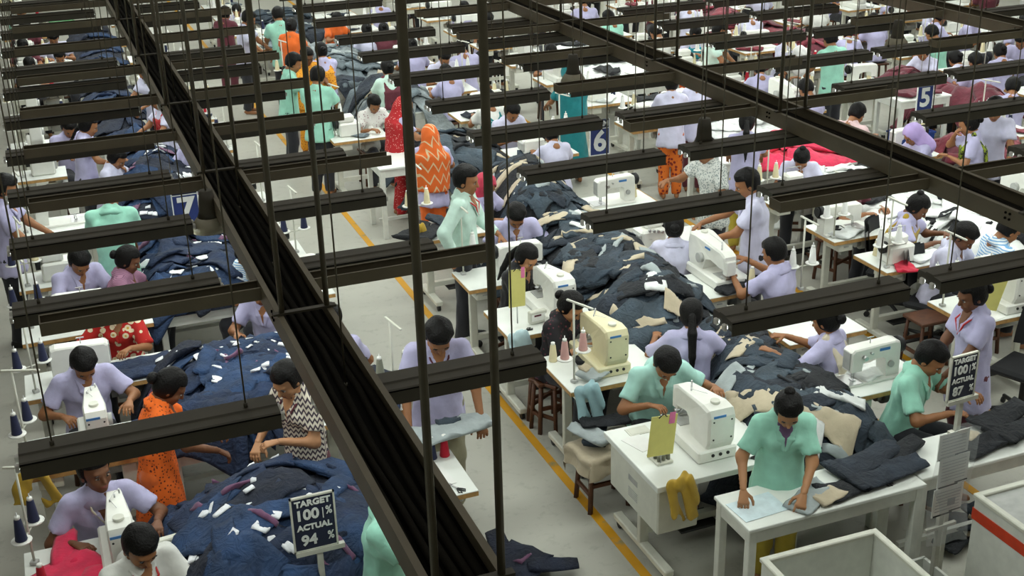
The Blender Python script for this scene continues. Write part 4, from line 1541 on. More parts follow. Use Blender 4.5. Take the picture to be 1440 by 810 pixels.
# ------------------------------------------------------------------ sewing stations
FAR_SKIP = ('bracket', 'pedal', 'handle', 'vent', 'switch_box', 'needle_plate', 'screw', 'knob', 'needle_bar', 'presser_foot', 'stitch_dial',
            'tension_dial', 'work_clamp', 'badge', 'thread_guide', 'clamp', 'rod_nut')
MACH = {'bar': (barw, 'bartack_machine', 'white bartack sewing machine'), 'cream': (barc, 'bartack_machine', 'cream bartack sewing machine'),
        'tall': (tall, 'bartack_machine', 'narrow white bartack sewing machine'),
        'lock': (lock, 'lockstitch_machine', 'white lockstitch sewing machine'), 'over': (over, 'overlock_machine', 'white overlock sewing machine')}


def table_at(x0, x1, y0, y1, style, label, far=False, group=None):
    sewing_table(x1 - x0, y1 - y0, style).place('sewing_table', label, 'table', ((x0 + x1) / 2, (y0 + y1) / 2, 0), 0, group, skip=FAR_SKIP if far else ())


def machine_at(kind, x, y, rz, where, far=False, group=None):
    p, nm, ds = MACH[kind]
    p.place(nm, ds + ' ' + where, 'sewing machine', (x, y, ZT), rz, group, skip=FAR_SKIP if far else ())


def station(box, kind, mpos, mrz, clue, style='wood', stand_at=None, colors=('navy', 'navy'), srz=0.0, stool_at=None):
    x0, x1, y0, y1 = box
    table_at(x0, x1, y0, y1, style, 'white %s sewing table of %s' % ('cabinet' if style == 'panel' else 'wood-edged', clue))
    if kind:
        machine_at(kind, mpos[0], mpos[1], mrz, 'in front of ' + clue)
    if stand_at:
        put_stand(stand_at[0], stand_at[1], ZT, srz, colors, 'by ' + clue)
    if stool_at:
        stool.place('wooden_stool', 'brown wooden stool under ' + clue, 'stool', (stool_at[0], stool_at[1], 0), 0)


PI = math.pi
FLAT = lambda z: (lambda x, y: np.full(np.shape(x), z) if np.ndim(x) else z)

# --- the line along the yellow floor mark (dark denim), side towards the aisle: workers face the gallery
station((3.22, 4.20, 5.94, 6.74), 'bar', (3.76, 6.38), PI, 'the mint-shirted man', 'panel', None)
station((3.25, 4.05, 7.36, 8.00), 'cream', (3.68, 7.76), PI, 'the woman in black print', 'wood', (3.34, 7.50), ('pink', 'pink'), 0.4)
station((3.18, 4.02, 8.42, 9.03), 'bar', (3.72, 8.82), PI, 'the woman in plain black', 'wood', None)
station((3.22, 4.15, 9.50, 9.98), 'lock', (3.95, 9.72), PI, 'the lavender man beside the standing supervisor', 'wood', (3.30, 9.88), (None, 'white'))
station((3.25, 4.05, 10.85, 11.4), 'over', (3.75, 11.12), PI, 'the woman behind the supervisor', 'wood', (3.32, 11.3), ('cream', 'cream'))
# --- far side of the same line
station((5.02, 5.77, 6.44, 6.88), 'lock', (5.20, 6.66), 0, 'the seated mint-shirted man by the long sheets', 'wood', None)
station((5.15, 5.88, 7.38, 7.82), None, None, 0, 'the lavender woman with cream scarf', 'wood', None)
station((5.00, 5.62, 8.45, 9.02), 'bar', (5.30, 8.82), 0, 'the man with wrist watch', 'wood', (5.86, 8.30), ('white', 'white'))
station((4.95, 5.80, 9.62, 10.15), 'over', (5.18, 9.84), 0, 'the woman with low bun', 'wood', None)
station((5.00, 5.85, 10.9, 11.4), 'lock', (5.25, 11.1), 0, 'the woman under the TEAM 6 sign', 'wood', None)
# --- line beyond the second aisle (white and black panels)
station((6.68, 7.55, 7.08, 7.64), 'bar', (7.22, 7.42), PI, 'the man with white collar', 'wood', (6.72, 7.5), ('white', 'black'))
station((6.77, 7.55, 8.30, 8.80), 'over', (7.02, 8.52), PI, 'the woman with mustard scarf', 'wood', (6.84, 8.40), ('white', 'white'))
station((6.80, 7.60, 9.14, 9.66), 'lock', (7.18, 9.38), PI, 'the worker in maroon', 'wood', (6.86, 9.24), ('white', 'white'))
station((6.85, 7.65, 10.28, 10.68), 'over', (7.2, 10.46), PI, 'the woman with high bun', 'wood', (6.9, 10.5), ('cream', 'cream'))
# --- blue sewing line, outer side
station((-0.56, 0.34, 6.34, 6.82), 'tall', (0.00, 6.54), PI, 'the man looking up', 'wood', (-0.50, 6.68), ('navy', 'navy'), 1.2)
station((-0.54, 0.30, 7.72, 8.26), 'tall', (-0.03, 8.04), PI, 'the man bent over his machine', 'wood', (-0.50, 8.02), ('navy', 'navy'), 1.2)
station((-0.50, 0.62, 8.90, 9.36), 'lock', (0.10, 9.14), PI, 'the woman in red floral', 'wood', (-0.42, 9.02), ('navy', 'navy'), 0.4)
station((-0.50, 0.55, 9.98, 10.42), 'lock', (0.16, 10.2), PI, 'the lavender man beside the pink-shirted woman', 'wood', (-0.42, 10.3), ('navy', 'navy'), 0.2)
station((-0.50, 0.10, 11.2, 11.65), 'over', (-0.15, 11.42), PI, 'the mint man with back turned', 'wood', (-0.42, 11.3), ('navy', 'cream'), 0.2)
station((-0.50, 0.35, 12.7, 13.25), 'lock', (0.1, 13.0), PI, 'the bowed worker in pale lavender', 'wood', (-0.40, 12.85), ('navy', 'navy'), 0.2)
station((-0.50, 0.10, 14.75, 15.2), 'over', (-0.15, 14.98), PI, 'the worker behind cream cones', 'wood', (-0.38, 14.9), ('navy', 'navy'), 0.2)
# --- blue sewing line, inner side
station((1.52, 2.17, 6.38, 6.95), None, None, 0, 'the man holding grey cloth', 'wood', None)
station((1.45, 2.12, 7.62, 8.15), 'over', (1.75, 7.95), 0, 'the dark-haired worker by olive cones', 'wood', (2.02, 7.75), ('olive', 'olive'), 0.15)
station((1.45, 2.12, 9.95, 10.45), 'lock', (1.65, 10.2), 0, 'the worker behind the trunk', 'wood', None)
station((1.45, 2.10, 10.9, 11.45), 'over', (1.8, 11.2), 0, 'the first empty seat of the aisle', 'wood', (2.02, 11.1), ('navy', 'navy'), 0.1)
station((1.45, 2.10, 12.6, 13.15), 'over', (1.8, 12.9), 0, 'the second empty seat of the aisle', 'wood', (2.02, 12.8), ('red', 'navy'), 0.1)
station((1.45, 2.10, 14.98, 15.5), 'lock', (1.7, 15.2), 0, 'the third empty seat of the aisle', 'wood', (2.02, 15.1), ('navy', 'navy'), 0.1)

# big work tables
def wt(x0, x1, y0, y1, z, label, group=None):
    work_table(x1 - x0, y1 - y0, z).place('work_table', label, 'table', ((x0 + x1) / 2, (y0 + y1) / 2, 0), 0, group)


wt(3.50, 4.80, 5.30, 5.72, 0.78, 'white inspection table in front of the mint-shirted woman')
wt(4.81, 6.30, 5.36, 5.78, 0.78, 'white inspection table behind the hanging paper sheets')
wt(3.42, 4.50, 13.1, 13.75, 0.86, 'white table in front of the orange sari')
wt(10.3, 11.1, 12.68, 13.25, 0.95, 'tall white table below the TEAM 5 sign')
wt(6.95, 7.65, 11.75, 12.3, 0.80, 'white table beside the lavender woman with yellow trousers')
for i, (x0, x1, y0, y1, lb) in enumerate(((4.26, 5.0, 5.95, 7.0, 'beside the mint-shirted man'), (4.10, 5.0, 7.95, 9.2, 'behind the cream bartack machine'), (4.22, 5.0, 9.25, 10.6, 'under the denim by the supervisor'), (4.3, 5.0, 10.65, 12.2, 'below the TEAM 6 sign'))):
    wt(x0, x1, y0, y1, 0.70, 'long white table buried in dark denim ' + lb)
for i, (x0, x1, y0, y1, lb) in enumerate(((0.36, 1.45, 5.66, 6.85, 'in front of the zigzag tunic'), (0.40, 1.45, 7.75, 9.05, 'by the red floral shirt'), (0.60, 1.42, 10.2, 12.2, 'below the TEAM 7 sign'), (0.62, 1.42, 12.9, 15.2, 'by the woman standing in profile'))):
    wt(x0, x1, y0, y1, 0.72, 'long white table under navy garments ' + lb)
wt(7.98, 8.70, 8.15, 9.4, 0.74, 'white table of black and white panels by the striped shirt')
wt(7.65, 8.65, 9.45, 11.0, 0.74, 'white table of black and white panels by the high bun')

# ------------------------------------------------------------------ heaps
random.seed(21)
h6a = Heap(4.24, 4.98, 5.98, 7.95, 0.70, 0.13, 0.4, left=lambda y: 0.36 * np.exp(-((y - 7.55) / 0.42) ** 4))
h6b = Heap(4.02, 4.96, 7.95, 10.6, 0.70, 0.14, 1.9, left=lambda y: 0.22 * np.exp(-((y - 10.2) / 0.35) ** 2))
h6c = Heap(4.24, 5.02, 10.6, 12.3, 0.70, 0.22, 3.0)
for hp_ in (h6a, h6b, h6c):
    hp_.cap = 0.24
h6a.cap = 0.16
lab6 = {'trousers': 'denim trousers thrown on the %s', 'panel': 'crumpled denim leg panel on the %s'}
for hp, n, nm in ((h6a, 26, 'heap beside the mint-shirted woman'), (h6b, 46, 'heap beside the bartack machines'), (h6c, 30, 'heap below the TEAM 6 sign')):
    hp.core(DEN[2], 'dense mass of dark denim inside the ' + nm)
    fill_heap(hp, n, ('trousers', 'trousers', 'panel'), DEN, {k: v % nm for k, v in lab6.items()}, 'dark denim on the ' + nm, trims=(LINING, LINING, GREYL, None), lift=(0.008, 0.03), bands=True, trim_w=0.03, trim_l=0.36)
    scatter_pieces(hp, n // 2, [DEN[0], DEN[2], DEN[3], DEN[1]], ['blue-black cut scrap', 'black cut scrap', 'grey-blue cut scrap', 'slate cut scrap'], nm, (0.26, 0.46))
    scatter_pieces(hp, n // 3, [LINING, GREYL, LINING, WHT[1], DEN[2]], ['cream pocket bag', 'grey pocket bag', 'cream pocket bag', 'off-white scrap', 'black scrap'], nm)
h7 = [Heap(0.28, 1.62, 5.62, 7.00, 0.72, 0.20, 2.2), Heap(0.50, 1.58, 7.72, 9.12, 0.72, 0.18, 0.7), Heap(0.58, 1.50, 10.15, 12.3, 0.72, 0.18, 4.1), Heap(0.60, 1.50, 12.85, 15.4, 0.72, 0.18, 5.0)]
for hp, n, nm in zip(h7, (40, 34, 28, 24), ('heap before the zigzag tunic', 'heap by the red floral shirt', 'heap below the TEAM 7 sign', 'heap beyond the TEAM 7 sign')):
    hp.core(NAV[1], 'dense mass of navy garments inside the ' + nm)
    fill_heap(hp, n, ('trousers', 'panel', 'panel', 'top'), NAV, {'trousers': 'trousers on the ' + nm, 'panel': 'crumpled cut panel on the ' + nm, 'top': 'garment body on the ' + nm},
              'navy garments on the ' + nm, trims=(PURP, None, PURP, None), tags=(LABELW, LABELW, None), trim_name='binding', lift=(0.008, 0.03), trim_w=0.017, trim_l=0.34)
    scatter_pieces(hp, n // 2, [PURP, LABELW, NAV[1], LABELW], ['plum strip', 'white fabric label', 'midnight scrap', 'white fabric label'], nm, (0.10, 0.17))
h5 = [Heap(7.95, 8.75, 8.15, 9.4, 0.74, 0.05, 1.0), Heap(7.62, 8.7, 9.45, 11.1, 0.74, 0.05, 2.0)]
for hp, nm in zip(h5, ('table by the striped shirt', 'table by the high bun')):
    hp.core(WHT[1], 'loose layer of white cut cloth on the ' + nm)
    fill_heap(hp, 22, ('panel', 'panel', 'top'), [WHT[0], WHT[0], WHT[0], WHT[1], WHT[2]], {'panel': 'cut panel on the ' + nm, 'top': 'garment body on the ' + nm}, 'cut pieces on the ' + nm,
              trims=(WHT[2], WHT[2], None), trim_name='black_trim')

# ------------------------------------------------------------------ people
random.seed(5)
DOTW = spotted('white_dotted_cloth', '#d9d6d2', '#8a5a66', 34, 0.25)
REDF = spotted('red_floral_cloth', '#b3201c', '#e6d8b8', 16, 0.42, '#c8a540')
ORD = spotted('orange_dotted_cloth', '#ec6a1c', '#6e2a12', 48, 0.30)
ZIG = striped('zigzag_cloth', '#cfc8b8', '#3d3a44', 8, 1.1, 'Z', '#8f5a58')
PLAID = striped('plum_striped_cloth', '#a4788f', '#7d5470', 30, 0, 'Z')
BSTR = striped('blue_striped_cloth', '#dfe6ea', '#6fa3cf', 16, 0, 'Z')
REDP = spotted('red_polka_cloth', '#a81d22', '#d8a39a', 42, 0.22)
ORZ = striped('orange_patterned_sari', '#cf5f20', '#c9b08a', 2.4, 1.6, 'Z', wide=0.10, period=0.06)
FLOR = spotted('grey_leaf_cloth', '#d3d5d0', '#8e9896', 55, 0.42)
BLKP = spotted('black_print_cloth', '#1d1a1e', '#5a2a36', 30, 0.25)
TEAL = cloth('teal', '#177a80'); TEALD = spotted('teal_dotted_cloth', '#147277', '#cfe3df', 36, 0.24)
OLIV = spotted('green_black_scarf', '#8b9a2b', '#1c2416', 40, 0.5)
MUST = cloth('mustard_scarf', '#a98b25'); CRSC = cloth('cream_scarf', '#cfc4ae'); MAROON = cloth('maroon_cloth', '#5c2531')
AMBER = spotted('amber_cloth', '#e29a2b', '#a8501a', 40, 0.3); PPINK = cloth('pale_pink', '#d9bcbd'); ORNG = cloth('orange_cloth', '#d9631e')
YTR = cloth('yellow_trouser', '#b8a338'); ORTR = spotted('orange_skirt', '#d06a20', '#7a2418', 20, 0.35); LILAC = cloth('lilac_hood', '#b9a2da'); WHOOD = cloth('white_veil', '#e0dedd')
REDL = mat('red_lanyard', '#c22a2a', 0.5); SANDAL = mat('brown_leather', '#5c2e22', 0.5); TURQ = cloth('turquoise', '#1d93a5')

W_ = dict(fem=True, h=1.54)
person('man in lavender shirt standing in the outer aisle', px=(8, 266), face=1.45, pose='stand', h=1.66, lean=.08, nod=.25, hands=((.12, -.45, 1.0), (-.18, -.36, .95)), shoes=BLK)
person('seated lavender man beside the pink-shirted woman, head bowed', px=(112, 369), face=.35, nod=.5)
person('seated woman in plum shirt with bun at the navy table', px=(181, 366), face=1.25, shirt=PLAID, hair='bun', skin=1, nod=.2, **W_)
person('man in mint shirt standing with back turned below the TEAM 7 sign', px=(155, 274), face=PI - .2, pose='stand', h=1.66, shirt=MINT, lean=.18, nod=.3, hands=((.2, -.42, .95), (-.1, -.45, .95)))
person('seated woman in red floral shirt at a lockstitch machine', px=(160, 434), face=-.15, shirt=REDF, hair='bun', sleeve=.95, hands=((.10, -.43, .86), (-.25, -.35, .84)), **W_)
person('seated lavender man bent over his narrow bartack machine', px=(118, 513), face=.15, lean=.17, nod=.6, hands=((.24, -.36, .84), (-.22, -.30, .82)))
person('woman in orange dotted tunic standing by the navy heap', px=(240, 545), face=1.5, pose='stand', shirt=ORD, trousers=ORNG, hair='bun', skin=1, tunic=.42, lean=.22, nod=.45, hands=((.15, -.42, .98), (-.12, -.42, .95)), fem=True, h=1.52)
person('woman in zigzag tunic standing among the navy heaps', px=(403, 535), face=-.95, pose='stand', shirt=ZIG, trousers=MAROON, hair='bun', tunic=.35, lean=.12, nod=.4, hands=((.05, -.30, 1.10), (-.16, -.28, 1.02)), skin=2, lanyard=MAROON, fem=True, h=1.55)
person('seated lavender man looking up over his narrow bartack machine', px=(134, 664), face=.12, nod=-.15, turn=.35, lean=.16, hands=((.28, -.34, .86), (-.20, -.30, .84)), lanyard=CRSC, skin=1)
person('seated man in white shirt with bowed head and red lanyard', px=(198, 770), face=.35, shirt=WHITE, nod=.5, lean=.08, lanyard=REDL)
person('mint-shirted worker half hidden behind the cable trunk', px=(560, 690), face=1.0, pose='stand', shirt=MINT, lean=.12, nod=.3, h=1.6, hands=((.20, -.36, .95), (-.05, -.42, .95)))
person('seated lavender worker half hidden by the trunk and navy heap', px=(366, 408), face=-.6, nod=.3)
person('seated dark-haired lavender worker by the olive thread cones', px=(464, 452), face=PI - .3, nod=.4, hands=((.14, -.40, .86), (-.14, -.40, .86)))
person('standing lavender man holding out a grey garment', px=(617, 474), face=-.15, pose='stand', h=1.66, lean=.26, nod=.5, trousers=BEIGE, shoes=SANDAL, hands=((.24, -.36, .92), (-.26, -.36, .92)), lanyard=MAROON, baggy=.03)
person('supervisor in pale mint long-sleeved shirt standing in the aisle', px=(656, 254), face=1.0, pose='stand', h=1.70, shirt=MINT2, sleeve=1.85, tunic=-.10, lean=.04, nod=.12, shoes=BLK, hands=((.20, -.30, 1.02), (-.27, .02, .98)), lanyard=REDL)
person('seated lavender woman behind the supervisor', px=(684, 262), face=.5, nod=.3, hair='bun', hood=cloth('rose_hood', '#b9324a'), **W_)
person('seated lavender man with bowed head behind a lockstitch machine', px=(726, 304), face=-.2, nod=.55, lean=.26, hands=((.22, -.36, .86), (-.20, -.36, .86)))
person('seated woman in plain black at a white bartack machine', px=(741, 363), face=.45, shirt=BLACK, hair='tail', nod=.35, hands=((.20, -.36, .88), (-.02, -.40, .86)), skin=2, **W_)
person('seated woman in black print at the cream bartack machine', px=(803, 432), face=.55, shirt=BLKP, hair='bun', nod=.4, sleeve=1.4, hands=((.12, -.42, .86), (-.08, -.38, .86)), skin=2, **W_)
person('seated mint-shirted man with bowed head behind the bartack machine', px=(937, 512), face=-.1, shirt=cloth('blue_mint', '#a6d3c9'), nod=.62, lean=.3, hands=((.34, -.34, .90), (-.16, -.34, .84)))
person('seated lavender woman with long ponytail seen from behind', px=(972, 444), face=PI - .45, hair='tail', nod=.2, lean=.16, sleeve=.95, hands=((.26, -.36, .84), (-.26, -.36, .84)), **W_)
person('seated pale lavender woman with low bun seen from behind', px=(948, 321), face=PI - .45, shirt=LAV2, hair='bun', nod=.2, lean=.12, **W_)
person('pale lavender man standing with one arm stretched out', px=(1050, 259), face=-2.05, pose='stand', h=1.66, shirt=LAV2, lean=.12, nod=.25, hands=((.06, -.40, 1.05), (-.16, -.50, 1.12)), turn=.1)
person('seated lavender man with wrist watch reaching to a bartack machine', px=(1088, 356), face=-2.75, nod=.2, lean=.12, hands=((.14, -.42, .90), (-.10, -.46, .98)))
person('seated lavender woman with cream scarf reaching over the denim', px=(1160, 451), face=-2.6, hair='bun', nod=.2, lean=.12, scarf=CRSC, sleeve=.95, hands=((.36, -.34, .95), (-.05, -.44, .90)), **W_)
person('mint-shirted woman standing at the inspection table', vneck=cloth('plum_undershirt', '#6d5577'), px=(1108, 577), face=-.42, pose='stand', shirt=MINT, trousers=YTR, hair='topbun', lean=.24, nod=.45, hands=((.10, -.34, .88), (-.26, -.30, .88)), skin=2, fem=True, h=1.50, sleeve=.8)
person('seated mint-shirted man by the hanging paper sheets', px=(1309, 505), face=.55, shirt=MINT, nod=.4, lean=.2, sleeve=.8, hands=((.2, -.40, .86), (-.15, -.40, .84)))
person('lavender woman with red lanyard standing at the target board', px=(1366, 416), face=-1.75, pose='stand', hair='bun', nod=.25, lean=.06, trousers=MAROON, lanyard=REDL, hands=((.16, -.34, .88), (-.10, -.30, .84)), skin=1, tunic=.12, **W_)
person('seated lavender woman with high bun and mustard scarf', px=(1291, 292), face=.68, hair='topbun', scarf=MUST, nod=.4, lean=.22, skin=1, **W_)
person('seated pale lavender man with white collar', px=(1356, 333), face=.5, shirt=LAV2, nod=.45, lean=.24, skin=1, sleeve=1.5)
person('seated man in blue striped shirt by the white panels', px=(1419, 324), face=1.35, shirt=BSTR, nod=.4, lean=.2)
person('seated pale lavender woman with high bun and head bowed', px=(1127, 224), face=-.5, shirt=LAV2, hair='topbun', nod=.6, lean=.3, **W_)
person('seated worker in maroon reaching over white panels', at=(7.42, 9.97), face=.4, shirt=MAROON, hair='bun', lean=.3, **W_)

FARR = dict(res=.030)


def far(px, label, face, key, shirt=None, trousers=None, skin=0, group=None, **kw):
    o = dict(FARR); o.update(kw)
    person(label, px=px, face=face, key=key, shirt=shirt, trousers=trousers, skin=skin, group=group, **o)


ST = dict(pose='stand', h=1.62, lean=.14, nod=.3, hands=((.18, -.40, .98), (-.18, -.40, .98)))
SW = dict(ST, fem=True, h=1.52)
SI = dict(nod=.45)
SIW = dict(nod=.45, fem=True, h=1.52)
far((1205, 161), 'seated man in pale pink shirt past the middle trunk', 1.9, 'sm', PPINK, **SI)
far((1283, 190), 'seated woman in lilac headscarf by a tall white table', -1.7, 'swh', LAV, hood=LILAC, **SIW)
far((1361, 175), 'standing woman with green and black scarf drinking', -2.2, 'stws', LAV, scarf=OLIV, hair='bun', **dict(SW, hands=((.1, -.3, 1.1), (-.05, -.22, 1.32))))
far((1399, 154), 'standing pale lavender man beside the green scarf', -.7, 'stm', LAV2, **ST)
far((992, 212), 'standing man in grey leaf-print shirt reaching up', -1.5, 'stmr', FLOR, **dict(ST, hands=((.2, -.3, 1.0), (-.16, -.46, 1.22))))
far((1050, 174), 'standing lavender woman with yellow trousers seen from behind', PI - .55, 'stw', LAV, YTR, hair='tail', **SW)
far((944, 119), 'standing pale lavender woman in orange skirt', PI - .4, 'stw', LAV2, ORTR, hair='bun', **SW)
far((984, 112), 'standing lavender woman in maroon trousers at the red pile', PI * .75, 'stw', LAV2, MAROON, hair='bun', **SW)
far((799, 104), 'standing woman in teal sari seen from behind', PI, 'stww', TEAL, TEAL, wrap=TEAL, tunic=.5, **SW)
far((775, 190), 'seated pale lavender woman left of the TEAM 6 sign', PI, 'sw', LAV2, hair='bun', **SIW)
far((720, 158), 'seated man with cropped hair behind the dark denim', .2, 'sm', LAV2, **SI)
far((687, 140), 'seated woman with teal dotted scarf seen from behind', PI, 'sws', WHITE, scarf=TEALD, hair='bun', **SIW)
far((605, 192), 'standing woman in orange patterned sari at the white table', PI - .3, 'stww2', LAV, ORNG, wrap=ORZ, **dict(SW, h=1.50, res=.022))
far((570, 150), 'standing woman in red polka-dot sari', 1.5, 'stww3', LAV, REDP, wrap=REDP, **dict(SW, h=1.46, res=.022))
far((526, 147), 'seated woman in white dotted shirt behind white machines', 0.1, 'sw', DOTW, hair='bun', **SIW)
far((545, 97), 'standing mint-dressed woman with maroon scarf seen from behind', PI, 'stws2', MINT2, scarf=MAROON, hair='bun', **SW)
far((447, 109), 'standing mint-shirted man seen from behind at the aisle', 2.6, 'stm', MINT, **ST)
far((413, 89), 'standing mint-shirted man with folded arms in the aisle', 1.5, 'stm', MINT, **ST)
far((452, 73), 'standing woman with amber scarf seen from behind', PI, 'stws', LAV, scarf=AMBER, hair='bun', **dict(SW, hands=((.1, -.3, 1.1), (-.05, -.22, 1.32))))
far((432, 80), 'standing woman in amber tunic facing the gallery', .3, 'stw', AMBER, AMBER, hair='bun', skin=1, **SW)
far((391, 22), 'standing mint-shirted man beside the pale jeans', PI, 'stm', MINT, **ST)
far((410, 38), 'woman in orange beside the pale jeans', PI - .5, 'stw', ORNG, ORNG, hair='bun', **SW)
far((350, 27), 'standing pale lavender man by the far white machines', 1.2, 'stm', LAV2, **ST)
far((317, 20), 'standing woman in maroon tunic by the far white machines', 2.6, 'stw', MAROON, MAROON, hair='bun', **SW)
far((516, 44), 'seated lavender woman with dark bun seen from behind', PI, 'sw', LAV2, hair='bun', **SIW)
far((474, 28), 'woman in orange sitting in the far line', .4, 'sw', ORNG, hair='bun', **SIW)
far((532, 4), 'lavender worker at the far end of the line', PI, 'sw', LAV, hair='bun', **SIW)
far((625, 82), 'seated pale lavender man facing the gallery', 0.0, 'sm', LAV2, **SI)
far((650, 68), 'seated lavender worker seen from behind a rod', PI, 'sm', LAV, **SI)
far((1012, 44), 'standing mint-shirted worker reaching for an orange crate', .9, 'stm', MINT2, **ST)
far((978, 48), 'worker in turquoise scarf bent over cloth', .0, 'sws2', LAV2, scarf=TURQ, hair='bun', **SIW)
far((1124, 78), 'woman in white veil sitting by a white box', -1.2, 'swh', WHOOD, hood=WHOOD, **SIW)
far((1167, 56), 'standing mint-shirted man by the maroon pile', PI, 'stm', MINT, **ST)
far((1192, 47), 'lavender worker beside the maroon pile', PI - .4, 'sw', LAV, hair='bun', **SIW)
far((1052, 22), 'lavender worker behind the maroon pile', PI, 'sm', LAV2, **SI)
far((973, 8), 'lavender worker at the far maroon table', 2.4, 'sw', LAV2, hair='bun', **SIW)
far((1298, 74), 'seated pale lavender worker among maroon knitwear', -1.2, 'sw', LAV2, hair='bun', **SIW)
far((1322, 26), 'seated lavender worker at the far white table', 1.5, 'sm', LAV, **SI)
far((1373, 27), 'seated lavender man below the last trunk', .6, 'sm', LAV, **SI)
far((1343, 84), 'dark-haired lavender worker by the pale bag', PI, 'sw', LAV2, hair='bun', **SIW)
far((1372, 88), 'worker with bun next to the pale bag', PI, 'sm', LAV, **SI)
far((1424, 124), 'dark-haired worker at the right end of maroon knitwear', 2.4, 'sm', LAV, **SI)
far((1436, 58), 'lavender worker beyond the last trunk', -1.0, 'sm', LAV, **SI)
far((75, 54), 'seated pale lavender worker facing the gallery in the far blue line', 0.0, 'sm', LAV2, **SI)
far((84, 80), 'seated white-shirted worker facing the gallery in the far blue line', 0.0, 'sw', WHITE, hair='bun', **SIW)
far((203, 100), 'standing pale lavender worker by the trunk', -1.0, 'stw', LAV2, hair='bun', **SW)
far((221, 140), 'standing lavender worker with red scarf by the trunk', -1.3, 'stws2', LAV2, scarf=REDP, hair='bun', **SW)
far((125, 177), 'standing lavender woman in profile by the navy heap', 1.4, 'stw', LAV, hair='braid', **SW)
far((165, 223), 'seated pale lavender worker bowed over navy cloth', 1.0, 'sw', LAV2, hair='bun', **SIW)
far((97, 180), 'seated lavender worker behind cream cones', .2, 'sm', LAV, **SI)
far((262, 202), 'lavender worker partly behind the trunk in the navy line', -.8, 'sw', LAV, hair='bun', **SIW)
far((348, 360), 'worker in striped white behind the trunk', -.8, 'sm', BSTR, **SI)
# ------------------------------------------------------------------ far lines
random.seed(33)
TSF = FLAT(ZT)
FARTAB = 'white sewing table in the far lines'
CLN = {0: 'far along the yellow aisle', 1: 'far behind the dark denim', 2: 'in the line of the TEAM 5 sign', 3: 'behind the TEAM 5 sign', 4: 'in the maroon line', 5: 'behind the maroon line', 6: 'at the right end of the hall', 7: 'at the back of the hall', 8: 'in the far blue line', 9: 'across the aisle from the pale jeans'}
lanes = [(8, -0.5, 0.35, [16.0, 17.6, 19.2, 20.8, 22.4, 24, 26], 0), (9, 1.4, 2.1, [16.6, 17.7, 19.3, 20.9, 22.5, 24.5], 1),
         (0, 3.28, 4.0, [14.7, 17.8, 20.9, 22.3, 23.8, 25.4], 0), (1, 5.05, 5.85, [12.95, 14.95, 16.5, 18.5, 20.0, 21.6, 23.2], 1),
         (2, 6.85, 7.6, [13.5, 14.9, 16.3, 17.7, 19.1, 20.5, 22, 23.5, 25], 0), (3, 8.85, 9.6, [8.9, 11.0, 13.3, 14.7, 16.1, 17.5, 19, 20.6, 22.4], 1),
         (4, 10.5, 11.25, [11.2, 14, 15.4, 16.8, 18.2, 19.8, 21.4, 23.2], 0), (5, 12.4, 13.2, [12.6, 14, 15.4, 16.8, 18.4, 20.2, 22], 1),
         (6, 14.1, 14.9, [14.6, 16.4, 17.8, 19.1, 20.4, 22.2], 0), (7, 16.2, 17.0, [17, 18.5, 20, 21.6], 1)]
PALE = [LAV, LAV2, LAV, LAV2, MINT, WHITE, MAROON]
PNM = {id(LAV): 'lavender', id(LAV2): 'pale lavender', id(MINT): 'mint', id(WHITE): 'white', id(MAROON): 'maroon'}
for ci, x0, x1, ys, side in lanes:
    for k, y in enumerate(ys):
        table_at(x0, x1, y, y + 0.55, 'wood', 'white sewing table ' + CLN[ci], True, 'sewing tables ' + CLN[ci])
        kind = random.choice(('lock', 'over', 'over', 'lock', 'tall'))
        xm = (x0 + x1) / 2
        machine_at(kind, xm + (0.15 if kind == 'lock' and side == 0 else -0.1), y + 0.28, PI if side == 0 else 0, CLN[ci], True, '%s machines %s' % (kind, CLN[ci]))
        stand.place('thread_stand', 'thread stand ' + CLN[ci], 'thread stand', (x0 + 0.1 if side == 0 else x1 - 0.1, y + 0.35, ZT), 0.3, 'thread stands ' + CLN[ci], skip=FAR_SKIP)
        for sg in (-1, 1):
            c = random.choice(('white', 'cream', 'navy') if ci in (8, 9) else ('white', 'cream', 'white'))
            bx = (x0 + 0.1 if side == 0 else x1 - 0.1)
            put_cone(bx + sg * 0.10 * math.cos(.3), y + 0.35 + sg * 0.10 * math.sin(.3), ZT + .236, c, c + ' thread cone ' + CLN[ci], c + ' cones ' + CLN[ci])
        pm = {8: NAV, 9: NAV, 0: LJ, 1: DEN, 2: WHT, 3: WHT, 4: MAR, 5: MAR, 6: WHT, 7: WHT}[ci][random.randrange(2)]
        garment(TSF, xm + random.uniform(-.25, .25), y + 0.18, random.uniform(0, 6), 'panel', pm, CNAME.get(pm.name, 'dark') + ' cloth piece being sewn ' + CLN[ci], 'cloth being sewn ' + CLN[ci] + ' ' + pm.name, lift=0.02, L=random.uniform(.28, .42), name='sewn_piece')
        c = random.choice(('cream', 'white', 'red', 'navy'))
        put_cone(xm + random.uniform(.2, .3), y + 0.45, ZT, c, c + ' spare cone ' + CLN[ci], c + ' spare cones ' + CLN[ci])
        if k >= 2 and random.random() < 0.5 or ci in (5, 6, 7):
            m = random.choice(PALE)
            fem = random.random() < .6
            yy = y + 0.86 if side == 0 else y - 0.30
            person('seated %s worker %s' % (PNM[id(m)], CLN[ci]), at=(xm + random.uniform(-.1, .1), yy), face=(0 if side == 0 else PI) + random.uniform(-.3, .3), key='sw' if fem else 'sm', shirt=m,
                   hair='bun' if fem else 'short', group='%s workers %s' % (PNM[id(m)], CLN[ci]), **(dict(SIW, res=.03) if fem else dict(SI, res=.03)))
